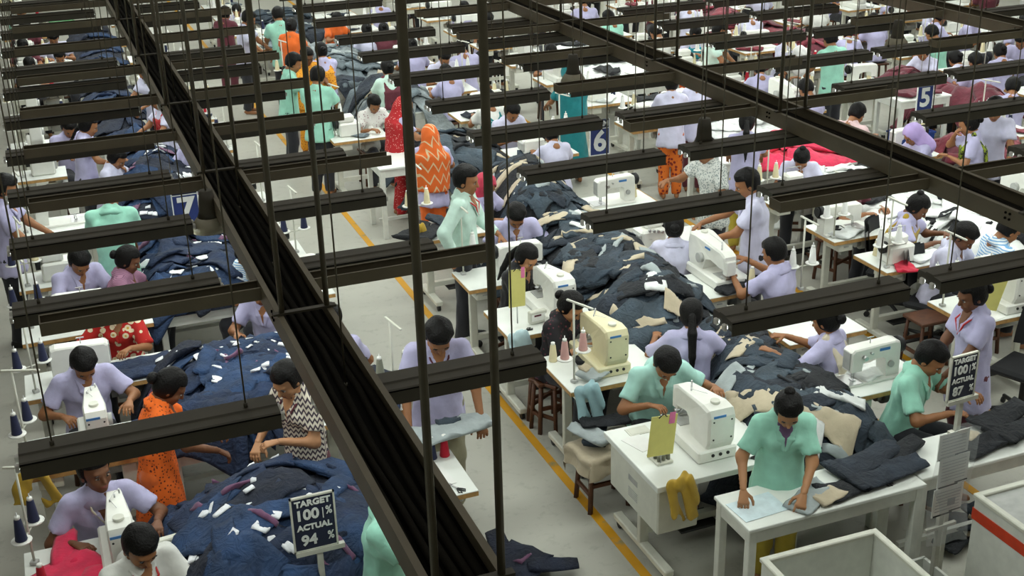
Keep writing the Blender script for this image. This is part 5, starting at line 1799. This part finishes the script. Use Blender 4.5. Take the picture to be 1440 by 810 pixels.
# far heaps on tables
FH = [(4.08, 5.0, 12.9, 14.4, DEN, 'dark denim behind the orange sari', 14, 'trousers'), (4.2, 5.0, 15.9, 17.4, LJ, 'pale jeans behind the amber scarf', 18, 'trousers'), (4.0, 5.0, 17.8, 20.6, LJ, 'pale jeans at the far aisle', 18, 'trousers'),
      (4.0, 5.0, 22.0, 24.5, DEN, 'dark denim at the far end', 12, 'trousers'), (7.7, 8.7, 11.35, 12.6, REDC, 'red and white pieces past the middle trunk', 10, 'panel'),
      (7.7, 8.7, 12.9, 15.2, WHT, 'black and white pieces past the middle trunk', 18, 'panel'), (7.7, 8.7, 15.8, 19, WHT, 'far black and white pieces', 14, 'panel'),
      (9.7, 10.6, 9.6, 11.6, MAR, 'maroon knitwear below the last trunk', 12, 'top'), (11.32, 11.86, 12.2, 14.6, MAR, 'maroon knitwear in the right lines', 14, 'top'), (11.35, 12.3, 16.3, 17.8, MAR, 'maroon knitwear in the middle of the right lines', 14, 'top'),
      (11.35, 12.3, 18.3, 21, MAR, 'far maroon knitwear', 12, 'top'), (15.0, 16.0, 15.5, 19, WHT, 'white pieces at the back', 10, 'panel'), (0.55, 1.2, 16.0, 19.5, NAV, 'navy pieces in the far blue line', 16, 'panel'), (0.6, 1.35, 20.2, 25, NAV, 'navy pieces at the far end', 12, 'panel')]
NMK = {'trousers': 'crumpled jeans', 'panel': 'cut cloth piece', 'top': 'knitted top'}
for x0, x1, y0, y1, ms, nm, n, kd in FH:
    wt(x0 + .03, x1 - .03, y0, y1, 0.72, 'long white table under the ' + nm)
    hp = Heap(x0, x1, y0, y1, 0.72, 0.16 if ms is not WHT else 0.06, random.random() * 6)
    hp.core(ms[1], 'dense mass inside the heap of ' + nm)
    fill_heap(hp, n, (kd,), ms, NMK[kd] + ' in the ' + nm, 'heap of ' + nm, trims=((LINING, None, GREYL) if kd == 'trousers' else ((WHT[2], None) if ms is WHT else ())), trim_name='lining', name={'trousers': 'jeans', 'panel': 'cut_panel', 'top': 'knitted_top'}[kd])
# ------------------------------------------------------------------ signs
SIGNB = mat('sign_navy', '#141a33', 0.5, noise=0.05); SIGNR = mat('sign_frame', '#b9b7ab', 0.45); LETW = mat('sign_letter', '#cfd0cc', 0.6, noise=0.02); SIGN6 = mat('sign_blue', '#1f2f66', 0.45, noise=0.04)


def target_board(x, y, ztop, rz, pct, label, base_z, size=1.0):
    W, Hh = 0.235 * size, 0.335 * size
    root = link('target_board', None, None, (x, y, base_z), rz, label, 'sign')
    zc = ztop - Hh / 2 - base_z
    a = MB(); a.box((0, 0, zc), (W, 0.008, Hh)); link('panel', a.mesh('panel', SIGNB), root)
    a = MB()
    for sg in (-1, 1):
        a.box((sg * W / 2, -0.002, zc), (0.010, 0.016, Hh + 0.01)); a.box((0, -0.002, zc + sg * Hh / 2), (W + 0.01, 0.016, 0.010))
    link('frame', a.mesh('frame', SIGNR), root)
    a = MB(); a.box((0.02, 0, zc - Hh / 2 - 0.016), (W * 1.15, 0.03, 0.028)); link('ledge', a.mesh('ledge', SIGNR), root)
    a = MB(); a.box((0.015, 0.004, (zc - Hh / 2) / 2), (0.032, 0.026, zc - Hh / 2)); link('post', a.mesh('post', SIGNR), root)
    k = size
    lettering('TARGET', 0.050 * k, LETW, root, 0.0, zc + 0.128 * k, bold=0.002, sx=1.05)
    lettering('100', 0.088 * k, LETW, root, -0.035 * k, zc + 0.055 * k, bold=0.003)
    lettering('|', 0.07 * k, LETW, root, 0.052 * k, zc + 0.055 * k, bold=0.0)
    lettering('%', 0.070 * k, LETW, root, 0.085 * k, zc + 0.060 * k, bold=0.001, sx=0.75)
    lettering('ACTUAL', 0.047 * k, LETW, root, 0.0, zc - 0.022 * k, bold=0.002, sx=1.05)
    lettering(pct, 0.088 * k, LETW, root, -0.035 * k, zc - 0.105 * k, bold=0.003)
    lettering('%', 0.070 * k, LETW, root, 0.085 * k, zc - 0.100 * k, bold=0.001, sx=0.75)
    return root


g = G(438, 775, 1.10)
target_board(g[0] + 0.03, g[1], 1.45, 0.0, '94', 'navy board reading TARGET 100% ACTUAL 94% on a post', 0.0)
target_board(4.875, 5.20, 1.72, 0.06, '87', 'navy board reading TARGET 100% ACTUAL 87% on a tall post', 0.0, 0.88)


def team_sign(px, py, num, label, word='TEAM', z=1.92, size=1.0):
    g = G(px, py, z)
    root = link('team_sign', None, None, (g[0], g[1], z), 0, label, 'sign')
    W, Hh = 0.195 * size, 0.25 * size
    a = MB(); a.box((0, 0, -Hh / 2), (W, 0.008, Hh)); link('panel', a.mesh('panel', SIGN6), root)
    a = MB(); a.box((0, 0, 0.045), (W, 0.008, 0.085)); link('header', a.mesh('header', SIGN6 if False else SIGNB), root)
    a = MB()
    for sg in (-1, 1):
        a.box((sg * W / 2, -0.002, -0.08), (0.008, 0.014, 0.335 * size))
    a.box((0, -0.002, -Hh), (W, 0.014, 0.008)); a.box((0, -0.002, 0.002), (W, 0.014, 0.007))
    link('frame', a.mesh('frame', LETW), root)
    lettering(num, 0.27 * size, LETW, root, 0.0, -Hh / 2, bold=0.008)
    lettering(word, 0.068 * size, LETW, root, 0.0, 0.045, bold=0.002)
    for sg in (-1, 1):
        a = MB(); a.cyl((sg * W * 0.4, 0, 0.08), (sg * W * 0.4, 0, 2.35 - z), 0.0025, 5); link('hanging_wire', a.mesh('hanging_wire', ROD), root)


team_sign(843, 181, '6', 'blue hanging sign reading TEAM 6 above the dark denim heap')
team_sign(1302, 121, '5', 'blue hanging sign reading TEAM 5 above the tall white table')
team_sign(259, 274, '7', 'blue hanging sign reading TEAM 7 above the navy heap', size=1.05)

# ------------------------------------------------------------------ hanging paper sheets on the post
POLY = mat('clear_film', '#dfe6ea', 0.15, noise=0.02)
_nt = POLY.node_tree
POLY.node_tree.nodes['Principled BSDF'].inputs['Alpha'].default_value = 0.28
root = link('paper_holder', None, None, (4.80, 5.12, 0.06), 0.05, 'clear sleeve with printed white sheets hung on a white post', 'papers')
a = MB(); a.box((0.0, 0.03, 0.56), (0.035, 0.028, 1.24)); link('post', a.mesh('post', SIGNR), root)
a = MB(); a.box((0.0, 0.02, 0.50), (0.24, 0.022, 0.022)); link('crossbar', a.mesh('crossbar', SIGNR), root)
a = MB()
vs, fs = [], []
for i in range(9):
    for j in range(9):
        u, w = i / 8 - .5, j / 8
        vs.append((u * 0.33 + 0.01 * math.sin(7 * w), -0.035 - 0.02 * math.sin(6 * u + 4 * w) - 0.015 * math.cos(9 * w), 0.42 + w * 0.80 + 0.02 * math.sin(9 * u)))
for i in range(8):
    for j in range(8):
        fs.append((i * 9 + j, (i + 1) * 9 + j, (i + 1) * 9 + j + 1, i * 9 + j + 1))
a.add(vs, fs, 0, True); link('clear_sleeve', a.mesh('clear_sleeve', POLY), root)
for k, (z0, z1, x) in enumerate(((1.02, 1.20, -0.01), (0.82, 1.03, 0.01), (0.62, 0.82, -0.01))):
    a = MB(); a.box((x, -0.012 - 0.004 * k, (z0 + z1) / 2), (0.235, 0.003, z1 - z0)); sh = link('sheet', a.mesh('sheet', PAPER), root)
    a = MB()
    for r in range(7):
        a.box((x, -0.0145 - 0.004 * k, z1 - 0.03 - r * 0.022), (0.19, 0.001, 0.004))
    if k == 2:
        a.box((x + 0.03, -0.0145 - 0.004 * k, z0 + 0.085), (0.06, 0.0012, 0.05))
    link('print', a.mesh('print', mat('grey_print', '#a3a6aa', 0.7)), sh)
    a = MB(); a.box((x - 0.03, -0.015 - 0.004 * k, z0 + 0.006), (0.15, 0.002, 0.010)); a.box((x + 0.07, -0.015 - 0.004 * k, z0 + 0.018), (0.10, 0.002, 0.008)); link('tape_strip', a.mesh('tape_strip', BLK), sh)

# ------------------------------------------------------------------ bins and crates in the foreground
def cart(x0, x1, y0, y1, z, label, stripe=False, lid=False, rz=0.0):
    W, D = x1 - x0, y1 - y0
    root = link('bin', None, None, ((x0 + x1) / 2, (y0 + y1) / 2, 0), rz, label, 'bin')
    t = 0.025
    for nm, c, s in (('side_panel', (-W / 2 + t / 2, 0, z / 2 + 0.03), (t, D, z - 0.06)), ('side_panel', (W / 2 - t / 2, 0, z / 2 + 0.03), (t, D, z - 0.06)),
                     ('end_panel', (0, -D / 2 + t / 2, z / 2 + 0.03), (W - 2 * t, t, z - 0.06)), ('end_panel', (0, D / 2 - t / 2, z / 2 + 0.03), (W - 2 * t, t, z - 0.06)), ('bottom', (0, 0, 0.075), (W - 2 * t, D - 2 * t, 0.03))):
        a = MB(); a.box(c, s, 0.004); link(nm, a.mesh(nm, PWHITE), root)
    a = MB()
    for sg in (-1, 1):
        a.box((sg * (W / 2 - 0.012), 0, z + 0.006), (0.045, D + 0.02, 0.03), 0.006); a.box((0, sg * (D / 2 - 0.012), z + 0.006), (W - 0.04, 0.045, 0.03), 0.006)
    link('rim', a.mesh('rim', FRAME), root)
    if lid:
        a = MB(); a.box((0, 0, z - 0.004), (W - 0.05, D - 0.05, 0.012)); link('lid', a.mesh('lid', MGREY), root)
    if stripe:
        a = MB()
        for sg in (-1, 1):
            a.box((sg * (W / 2 + 0.002), 0, z - 0.115), (0.006, D + 0.006, 0.075)); a.box((0, sg * (D / 2 + 0.002), z - 0.115), (W + 0.006, 0.006, 0.075))
        link('stripe', a.mesh('stripe', mat('orange_red_stripe', '#c63d1d', 0.5)), root)
    for sx in (-1, 1):
        for sy in (-1, 1):
            a = MB(); a.cyl((sx * W * 0.4 - 0.015, sy * D * 0.4, 0.03), (sx * W * 0.4 + 0.015, sy * D * 0.4, 0.03), 0.03, 10); link('caster', a.mesh('caster', BLK), root)


cart(3.42, 4.20, 4.30, 5.04, 0.75, 'open white bin in front of the inspection table', rz=-0.02)
cart(4.88, 5.9, 4.15, 4.97, 0.86, 'grey-topped bin with orange-red stripe', stripe=True, lid=True)
a = MB()
g0 = (4.55, 5.20)
root = link('wooden_crate', None, None, (4.60, 5.10, 0), 0, 'low white crate of dark cloth beside the paper holder', 'crate')
for nm, c, s in (('side', (-0.2, 0, 0.13), (0.02, 0.30, 0.26)), ('side', (0.2, 0, 0.13), (0.02, 0.30, 0.26)), ('end', (0, -0.15, 0.13), (0.42, 0.02, 0.26)), ('end', (0, 0.15, 0.13), (0.42, 0.02, 0.26)), ('bottom', (0, 0, 0.02), (0.40, 0.28, 0.02))):
    a = MB(); a.box(c, s); link(nm, a.mesh(nm, PWHITE), root)

random.seed(44)
for x, y, z, n, nm in ((4.60, 5.10, 0.20, 3, 'in the low white crate'), (4.05, 5.50, 0.02, 4, 'on the floor under the inspection table'), (5.45, 5.55, 0.02, 5, 'on the floor behind the paper holder')):
    for k in range(n):
        garment(FLAT(z + 0.03 * k), x + random.uniform(-.14, .14), y + random.uniform(-.05, .05), random.uniform(0, 6), 'panel', random.choice(DEN[:3]), 'dark denim bundle lying ' + nm, 'dark bundles ' + nm, lift=0.02, L=0.32, trim=random.choice((LINING, None)))

# garments on the inspection tables
TT = FLAT(0.782)
garment(TT, 4.62, 5.56, 0.15, 'trousers', DEN[0], 'folded dark denim trousers with teal mark on the inspection table', None, lift=0.03, L=0.55)
garment(TT, 4.86, 5.66, 0.3, 'panel', DEN[2], 'folded dark denim panel between the two inspection tables', None, lift=0.03, L=0.4)
garment(TT, 5.82, 5.68, 0.2, 'trousers', DEN[2], 'dark folded trousers at the end of the second inspection table', None, lift=0.03, L=0.5)
garment(TT, 5.42, 5.52, 0.1, 'panel', DEN[2], 'dark waistband piece with cream strap on the second inspection table', None, lift=0.02, L=0.42, trim=LINING)
garment(TT, 4.02, 5.44, 0.5, 'panel', GREYL, 'grey pocket piece under the hands of the mint-shirted woman', None, lift=0.015, L=0.36)
garment(TT, 4.18, 5.42, 0.25, 'panel', LINING, 'cream pocket piece on the inspection table', None, lift=0.02, L=0.32)
garment(TT, 4.33, 5.45, 0.1, 'panel', DEN[2], 'black belt strip trailing on the inspection table', None, lift=0.012, L=0.46)
a = MB(); a.box((0, 0, 0), (0.32, 0.22, 0.002)); link('paper_sheet', a.mesh('paper_sheet', mat('pale_blue_paper', '#cfe0e6', 0.6)), None, (3.68, 5.50, 0.784), 0.06, 'pale blue sheet on the inspection table corner', 'paper')
# ------------------------------------------------------------------ yellow cards on wire stands
def card(x, y, z0, zc, w, h, rz, tilt, label, pink=True, colr=None):
    root = link('pattern_card', None, None, (x, y, z0), rz, label, 'card')
    a = MB(); a.cyl((0, 0.012, 0), (0, 0.012, zc + h / 2 - z0), 0.006, 6); link('wire_pole', a.mesh('wire_pole', CHROME), root)
    a = MB(); a.box((0, 0, zc - z0), (w, 0.004, h), M=Matrix.Rotation(tilt, 3, 'Y')); link('yellow_sheet', a.mesh('yellow_sheet', colr or YPAPER), root)
    if pink:
        a = MB(); a.box((w * 0.36, -0.004, zc - z0 + h * 0.40), (w * 0.22, 0.003, h * 0.28), M=Matrix.Rotation(tilt, 3, 'Y')); link('pink_note', a.mesh('pink_note', PINK), root)
    a = MB(); a.tube([(-0.03, -0.004, zc + h / 2 - z0 - 0.01), (0.0, -0.01, zc + h / 2 - z0 + 0.02), (0.03, -0.004, zc + h / 2 - z0 - 0.01)], 0.004, 6); link('clip', a.mesh('clip', BLK), root)


card(3.37, 6.17, ZT, 1.01, 0.195, 0.29, 0.05, 0.10, 'yellow card with pink note in front of the mint-shirted man')
card(3.35, 8.66, ZT, 1.10, 0.145, 0.33, 0.0, 0.03, 'yellow card with pink note beside the woman in plain black')
card(6.85, 7.16, ZT, 1.02, 0.30, 0.30, -0.2, 0.25, 'large pale yellow card behind the lavender woman with lanyard', pink=False)
# spool caddy, control boxes
root = link('thread_caddy', None, None, (3.40, 6.25, ZT), 0.05, 'clear tray of thread spools below the yellow card', 'caddy')
a = MB(); a.box((0, 0, 0.01), (0.12, 0.15, 0.02), 0.004); link('tray', a.mesh('tray', FRAME), root)
for i in range(3):
    for j in range(3):
        a = MB(); a.lathe([(0.014, 0.02), (0.014, 0.055), (0.008, 0.058)], 8, (-0.035 + 0.035 * i, -0.045 + 0.045 * j, 0)); link('spool', a.mesh('spool', CONE_MATS['olive']), root)


def control_box(x, y, z, rz, label, s=(0.16, 0.05, 0.11)):
    root = link('control_panel', None, None, (x, y, z), rz, label, 'control panel')
    a = MB(); a.box((0, 0, s[2] / 2 + 0.01), s, 0.008); link('case', a.mesh('case', FRAME), root)
    a = MB(); a.box((0, -s[1] / 2 - 0.001, s[2] * 0.6), (s[0] * 0.8, 0.003, s[2] * 0.55)); d = link('face', a.mesh('face', HOLDER), root)
    a = MB(); a.box((-0.01, -s[1] / 2 - 0.003, s[2] * 0.75), (s[0] * 0.4, 0.002, s[2] * 0.14)); link('display', a.mesh('display', MAROON), d)


control_box(3.50, 8.60, ZT, 0.1, 'grey control panel on the table of the woman in plain black')
control_box(1.78, 8.14, ZT + 0.02, 0.05, 'white control panel beside the olive cones', (0.15, 0.04, 0.13))
control_box(0.26, 6.46, ZT, 0.1, 'cream control panel on the table of the man looking up')

# ------------------------------------------------------------------ cloths, baskets and small garments
def drape(x, y, z, hx, hy, drop, m, label):
    """square of cloth laid over a flat top, its edges falling in folds"""
    n = 22
    us = np.linspace(-1, 1, n)
    U, W = np.meshgrid(us, us, indexing='ij')
    X = U * (hx + drop); Y = W * (hy + drop)
    ox = np.maximum(0, np.abs(X) - hx); oy = np.maximum(0, np.abs(Y) - hy)
    fold = 0.014 * np.sin(26 * X + 9) + 0.014 * np.sin(24 * Y)
    PX = np.clip(X, -hx, hx) + np.sign(X) * np.minimum(ox, 0.012) * 1.2 + np.where(ox > 0.02, fold, 0)
    PY = np.clip(Y, -hy, hy) + np.sign(Y) * np.minimum(oy, 0.012) * 1.2 + np.where(oy > 0.02, fold, 0)
    Z = -np.hypot(ox, oy) * (1 + 0.2 * np.sin(3 * X + 5 * Y)) + 0.004 * np.sin(30 * X) * np.sin(22 * Y)
    V = np.stack([PX, PY, Z], -1).reshape(-1, 3)
    i = np.arange(n * n).reshape(n, n)
    q = np.stack([i[:-1, :-1], i[1:, :-1], i[1:, 1:], i[:-1, 1:]], -1).reshape(-1, 4)
    V2 = V.copy(); V2[:, 2] += 0.006
    link('draped_cloth', np_mesh('draped_cloth', np.concatenate([V, V2]), np.concatenate([q[:, ::-1], q + n * n]), m), None, (x, y, z), 0.1, label, 'cloth')


def hanging_cloth(x, y, ztop, w, drop, rz, m, label, name='hanging_cloth'):
    """cloth hung in two tails over an edge"""
    P = []
    for sg in (-1, 1):
        P += [slab((sg * w * 0.35, -0.02, ztop - 0.01), (sg * w * 0.45, -0.04, ztop - drop * (0.75 + 0.25 * (sg > 0))), (0.034, 0.026), (0.052, 0.020), True)]
    P.append(cap((-w * 0.36, 0, ztop), (w * 0.36, 0, ztop + 0.03), 0.034, 0.034))
    v, q = sdf_mesh(P, 0.008, k=0.03, wrinkle=0.016, seed=x)
    link(name, np_mesh(name, v - np.array([0, 0, ztop]), q, m), None, (x, y, ztop), rz, label, 'cloth')


hanging_cloth(3.36, 5.91, 0.80, 0.17, 0.27, 0.1, YCLOTH, 'mustard cloth hung over the cabinet table corner')
hanging_cloth(-0.47, 7.66, 0.82, 0.22, 0.22, 0.0, YCLOTH, 'mustard cloth hung by the outer aisle table')
hanging_cloth(3.22, 11.0, 0.86, 0.12, 0.22, 0.3, YCLOTH, 'mustard cloth hung near the supervisor')
hanging_cloth(3.36, 7.32, 0.80, 0.16, 0.26, 0.0, cloth('pale_blue_bag', '#93b4bb'), 'pale blue cloth bag hung on the table of the woman in black print', 'cloth_bag')
hanging_cloth(3.24, 8.38, 0.80, 0.12, 0.24, 0.0, cloth('ice_blue_bag', '#b9d2d6'), 'ice blue cloth bag hung below the yellow card', 'cloth_bag')
for x, y, lb in ((3.36, 7.05, 'brown wooden stool carrying cloth beside the cabinet table'), (3.48, 8.28, 'brown wooden stool beside the woman in black print'), (6.98, 7.95, 'brown wooden stool beside the man with white collar')):
    stool.place('wooden_stool', lb, 'stool', (x, y, 0))
ST_ = FLAT(0.462)
drape(3.36, 7.05, 0.466, 0.20, 0.17, 0.16, LINING, 'beige cloth draped over the stool beside the cabinet table')
for k, (dx, dy, m) in enumerate(((0.0, 0.05, DEN[1]), (-0.08, 0.0, GREYL), (0.08, 0.08, DEN[2]))):
    garment(FLAT(0.50 + 0.035 * k), 3.36 + dx, 7.10 + dy, 1.0 + k, 'panel', m, ['slate denim piece', 'grey denim piece', 'black denim piece'][k] + ' heaped on the stool beside the cabinet table', None, lift=0.02, L=0.36)
TS = FLAT(ZT)
garment(TS, 3.55, 7.52, 0.4, 'panel', GREYL, 'grey garment piece on the table of the woman in black print', None, lift=0.04, L=0.32, trim=LINING)
garment(TS, 3.60, 7.84, 1.2, 'panel', DEN[2], 'dark denim under the cream bartack machine', None, lift=0.02, L=0.30)
garment(TS, 3.30, 11.05, 0.8, 'trousers', DEN[2], 'dark garment bundle by the supervisor', None, lift=0.03, L=0.5)
garment(TS, 3.55, 11.2, 2.0, 'panel', DEN[1], 'slate garment bundle by the supervisor', None, lift=0.05, L=0.4)
garment(TS, 0.36, 9.08, 0.1, 'trousers', NAV[0], 'navy trousers under the hands of the woman in red floral', None, lift=0.02, L=0.5)
garment(TS, 0.22, 7.95, 0.5, 'trousers', NAV[0], 'navy trousers beside the man bent over his machine', None, lift=0.03, L=0.45)
garment(TS, -0.30, 6.44, 0.6, 'top', REDC[1], 'pink-red knitted top by the man looking up', None, lift=0.03, L=0.36)
garment(TS, 0.22, 6.60, 0.4, 'panel', NAV[0], 'navy cloth under the hand of the man looking up', None, lift=0.02, L=0.34)
put_cone(-0.46, 6.42, ZT, 'red', 'red thread cone standing on the table of the man looking up', None)
garment(TS, 1.86, 8.0, 0.5, 'top', NAV[1], 'navy garment bundle behind the olive cones', None, lift=0.05, L=0.5)
garment(FLAT(0.80), 1.95, 7.72, 1.1, 'panel', NAV[0], 'navy garment piece hanging by the olive cones', None, lift=0.02, L=0.4)
garment(FLAT(0.02), 2.42, 6.45, 0.6, 'top', NAV[1], 'dark navy bundle dropped on the floor of the aisle', None, lift=0.05, L=0.45, trim=PURP)
garment(FLAT(0.92), 2.18, 6.95, 0.05, 'panel', GREYL, 'grey garment stretched between the hands of the lavender man', None, lift=0.0, L=0.58, trim=DEN[3], trim_name='folded_leg')
a = MB(); a.box((0, 0, 0), (0.17, 0.30, 0.003)); link('paper_sheet', a.mesh('paper_sheet', PAPER), None, (1.97, 6.66, ZT + 0.003), 0.1, 'white sheet on the table of the man holding grey cloth', 'paper')
for k, c in enumerate(('navy', 'navy', 'red')):
    put_cone(1.93 + 0.09 * k, 6.88, ZT, c, '%s thread cone in front of the lavender man holding grey cloth' % c, 'navy cones before the lavender man' if c == 'navy' else None)
garment(TS, 5.45, 6.72, 0.3, 'panel', WHT[0], 'white cloth under the lockstitch machine by the paper sheets', None, lift=0.02, L=0.4)
garment(TS, 5.32, 8.52, 0.3, 'panel', DEN[2], 'dark denim held by the man with wrist watch', None, lift=0.03, L=0.34)
garment(TS, 7.30, 8.45, 0.3, 'panel', WHT[0], 'white piece under the overlock machine of the mustard scarf', None, lift=0.02, L=0.34)
garment(TS, 6.98, 8.34, 1.2, 'panel', REDC[0], 'red cloth hanging at the table of the mustard scarf', None, lift=0.02, L=0.30)
garment(TS, 7.45, 7.35, 1.2, 'panel', REDC[0], 'red cloth beside the bartack machine of the white collar', None, lift=0.02, L=0.26)
garment(TS, 7.05, 9.28, 0.4, 'panel', WHT[1], 'white and black piece on the table of the worker in maroon', None, lift=0.02, L=0.36, trim=WHT[2], trim_name='black_trim')
garment(FLAT(0.96), 10.6, 12.95, 0.4, 'top', MAR[0], 'maroon garment on the tall table below the TEAM 5 sign', None, lift=0.02, L=0.4)
for (gx, gy), ga, gm, gl, gn in (((1050, 560), 2.4, LINING, 0.46, 'large beige lining piece on the heap beside the near bartack machine'), ((1015, 535), 0.4, GREYL, 0.42, 'grey lining piece on the heap beside the near bartack machine'),
                                 ((1052, 535), 1.2, WHT[0], 0.24, 'white scrap on the heap beside the near bartack machine'), ((1165, 585), 2.2, LINING, 0.40, 'beige lining piece on the heap behind the mint-shirted woman'),
                                 ((1145, 600), 0.7, WHT[1], 0.26, 'off-white scrap on the heap behind the mint-shirted woman')):
    g = G(gx, gy, 0.92)
    garment(h6a, g[0], g[1], ga, 'panel', gm, gn, None, lift=0.015, L=gl)


def tub(x, y, z, w, d, h, m, label, name='plastic_tub'):
    root = link(name, None, None, (x, y, z), 0.1, label, 'tub')
    a = MB(); t = 0.012
    a.prism([(-w / 2 + .03, 0), (w / 2 - .03, 0), (w / 2, h), (-w / 2, h)], 1, -d / 2, d / 2)
    link('tub_wall', a.mesh('tub_wall', m), root)
    a = MB()
    for sg in (-1, 1):
        a.box((sg * w / 2, 0, h), (0.03, d + .03, 0.025), 0.006); a.box((0, sg * d / 2, h), (w, 0.03, 0.025), 0.006)
    link('rim', a.mesh('rim', m), root)


tub(10.75, 12.98, 0.0, 0.5, 0.36, 0.42, mat('blue_plastic', '#1d3f8f', 0.4), 'blue plastic tub under the tall white table')
tub(8.75, 15.3, 0.73, 0.40, 0.3, 0.24, mat('orange_plastic', '#c9541c', 0.4), 'orange plastic crate held by the mint-shirted worker')
g = G(87, 32, 0.85); tub(g[0], g[1], 0.72, 0.42, 0.3, 0.16, mat('green_plastic', '#1f8a3a', 0.4), 'green plastic crate in the far blue line')
# small things lying on the tables
def scissors(x, y, z, rz, label):
    root = link('scissors', None, None, (x, y, z), rz, label, 'scissors')
    for sg in (-1, 1):
        a = MB(); a.tube([(sg * 0.004, 0.0, 0.004), (-sg * 0.008, 0.085, 0.004)], [0.006, 0.002], 6); link('blade', a.mesh('blade', CHROME), root)
        a = MB(); a.tube([(sg * 0.004, 0, 0.004), (sg * 0.016, -0.02, 0.004), (sg * 0.028, -0.045, 0.004), (sg * 0.014, -0.062, 0.004), (sg * 0.004, -0.04, 0.004), (sg * 0.006, -0.015, 0.004)], 0.004, 6); link('handle', a.mesh('handle', BLK), root)


for x, y, rz, wh in ((4.55, 5.42, 0.8, 'on the inspection table'), (3.95, 6.02, 1.2, 'on the cabinet table'), (2.05, 6.45, 0.4, 'on the table of the man holding grey cloth'), (3.36, 8.5, 2.0, 'below the yellow card'), (5.62, 6.5, 0.4, 'on the lockstitch table by the sheets'), (0.5, 9.0, 1.0, 'beside the navy trousers of the red floral worker')):
    scissors(x, y, ZT + 0.001, rz, 'black-handled scissors ' + wh)
for x, y, c, wh in ((3.95, 6.62, 'white', 'beside the near bartack machine'), (3.34, 7.9, 'cream', 'behind the pink thread cones'), (5.55, 8.6, 'cream', 'beside the man with wrist watch'), (6.95, 8.70, 'cream', 'behind the overlock of the mustard scarf'), (7.5, 7.2, 'white', 'behind the white-collar bartack machine'),
                    (0.22, 10.1, 'navy', 'beside the lockstitch of the lavender man'), (1.55, 7.7, 'olive', 'beside the overlock of the dark-haired worker'), (5.6, 9.75, 'white', 'beside the overlock of the low bun'), (5.7, 11.2, 'cream', 'beside the lockstitch under the TEAM 6 sign')):
    put_cone(x, y, ZT, c, c + ' spare thread cone standing ' + wh, None)
for x, y, rz, wh in ((3.95, 8.55, 0.3, 'on the table of the woman in plain black'), (6.95, 7.2, 0.2, 'on the table of the man with white collar'), (7.48, 9.5, 0.4, 'on the table of the worker in maroon'), (5.6, 7.55, 0.1, 'on the table of the cream scarf'), (-0.35, 7.82, 0.2, 'on the table of the bent man'), (3.38, 6.5, 0.3, 'on the cabinet table corner')):
    a = MB(); a.box((0, 0, 0.0015), (0.15, 0.21, 0.003)); link('paper_sheet', a.mesh('paper_sheet', PAPER), None, (x, y, ZT), rz, 'white paper sheet ' + wh, 'paper')

# ------------------------------------------------------------------ seats
chair = Proto()
CHB = mat('black_chair_fabric', '#17181b', 0.8)
a = MB(); a.box((0, 0, 0.445), (0.44, 0.42, 0.07), 0.025); chair.part('seat', a, CHB)
vs, fs = [], []
for i in range(7):
    for j in range(5):
        u, w = i / 6 - .5, j / 4
        vs.append((0.42 * u * (1 - 0.15 * w * w), 0.22 + 0.05 * w - 0.10 * u * u * 4 * 0.5, 0.56 + 0.36 * w))
fb = [(i * 5 + j, (i + 1) * 5 + j, (i + 1) * 5 + j + 1, i * 5 + j + 1) for i in range(6) for j in range(4)]
a = MB(); a.add(vs, fb, 0, True); a.add([(x_, y_ + 0.035, z_) for x_, y_, z_ in vs], [q[::-1] for q in fb], 0, True); chair.part('backrest', a, CHB)
a = MB(); a.tube([(0, 0.10, 0.42), (0, 0.26, 0.45), (0, 0.27, 0.66)], 0.016, 6); chair.part('back_arm', a, BLK)
a = MB(); a.cyl((0, 0, 0.07), (0, 0, 0.42), 0.026, 10); chair.part('post', a, BLK)
for k in range(5):
    t = 2 * PI * k / 5
    a = MB(); a.tube([(0, 0, 0.10), (0.27 * math.cos(t), 0.27 * math.sin(t), 0.07)], [0.022, 0.015], 6); lg = chair.part('base_leg', a, BLK)
    a = MB(); a.cyl((0.27 * math.cos(t) - .012, 0.27 * math.sin(t), 0.028), (0.27 * math.cos(t) + .012, 0.27 * math.sin(t), 0.028), 0.028, 8); chair.part('caster', a, BLK, lg)
for k, (loc, fc, lab, grp, near) in enumerate(SEATS):
    nm = ' '.join(lab.split()[:11])
    if 'mustard scarf' in lab or 'white collar' in lab:
        chair.place('office_chair', 'black office chair under the ' + nm, 'chair', (loc[0], loc[1], 0), fc)
    else:
        stool.place('wooden_stool', 'brown wooden stool under the ' + nm, 'stool', (loc[0], loc[1], 0), fc, ('stools of ' + grp) if grp else None, skip=() if near else ('stretcher',))
g = G(1436, 520, 0.45)
chair.place('office_chair', 'empty black office chair behind the lavender woman with red lanyard', 'chair', (g[0] + 0.05, g[1], 0), -1.2)
for o in list(bpy.data.objects):
    if o.type == 'EMPTY' and not o.children:
        bpy.data.objects.remove(o)
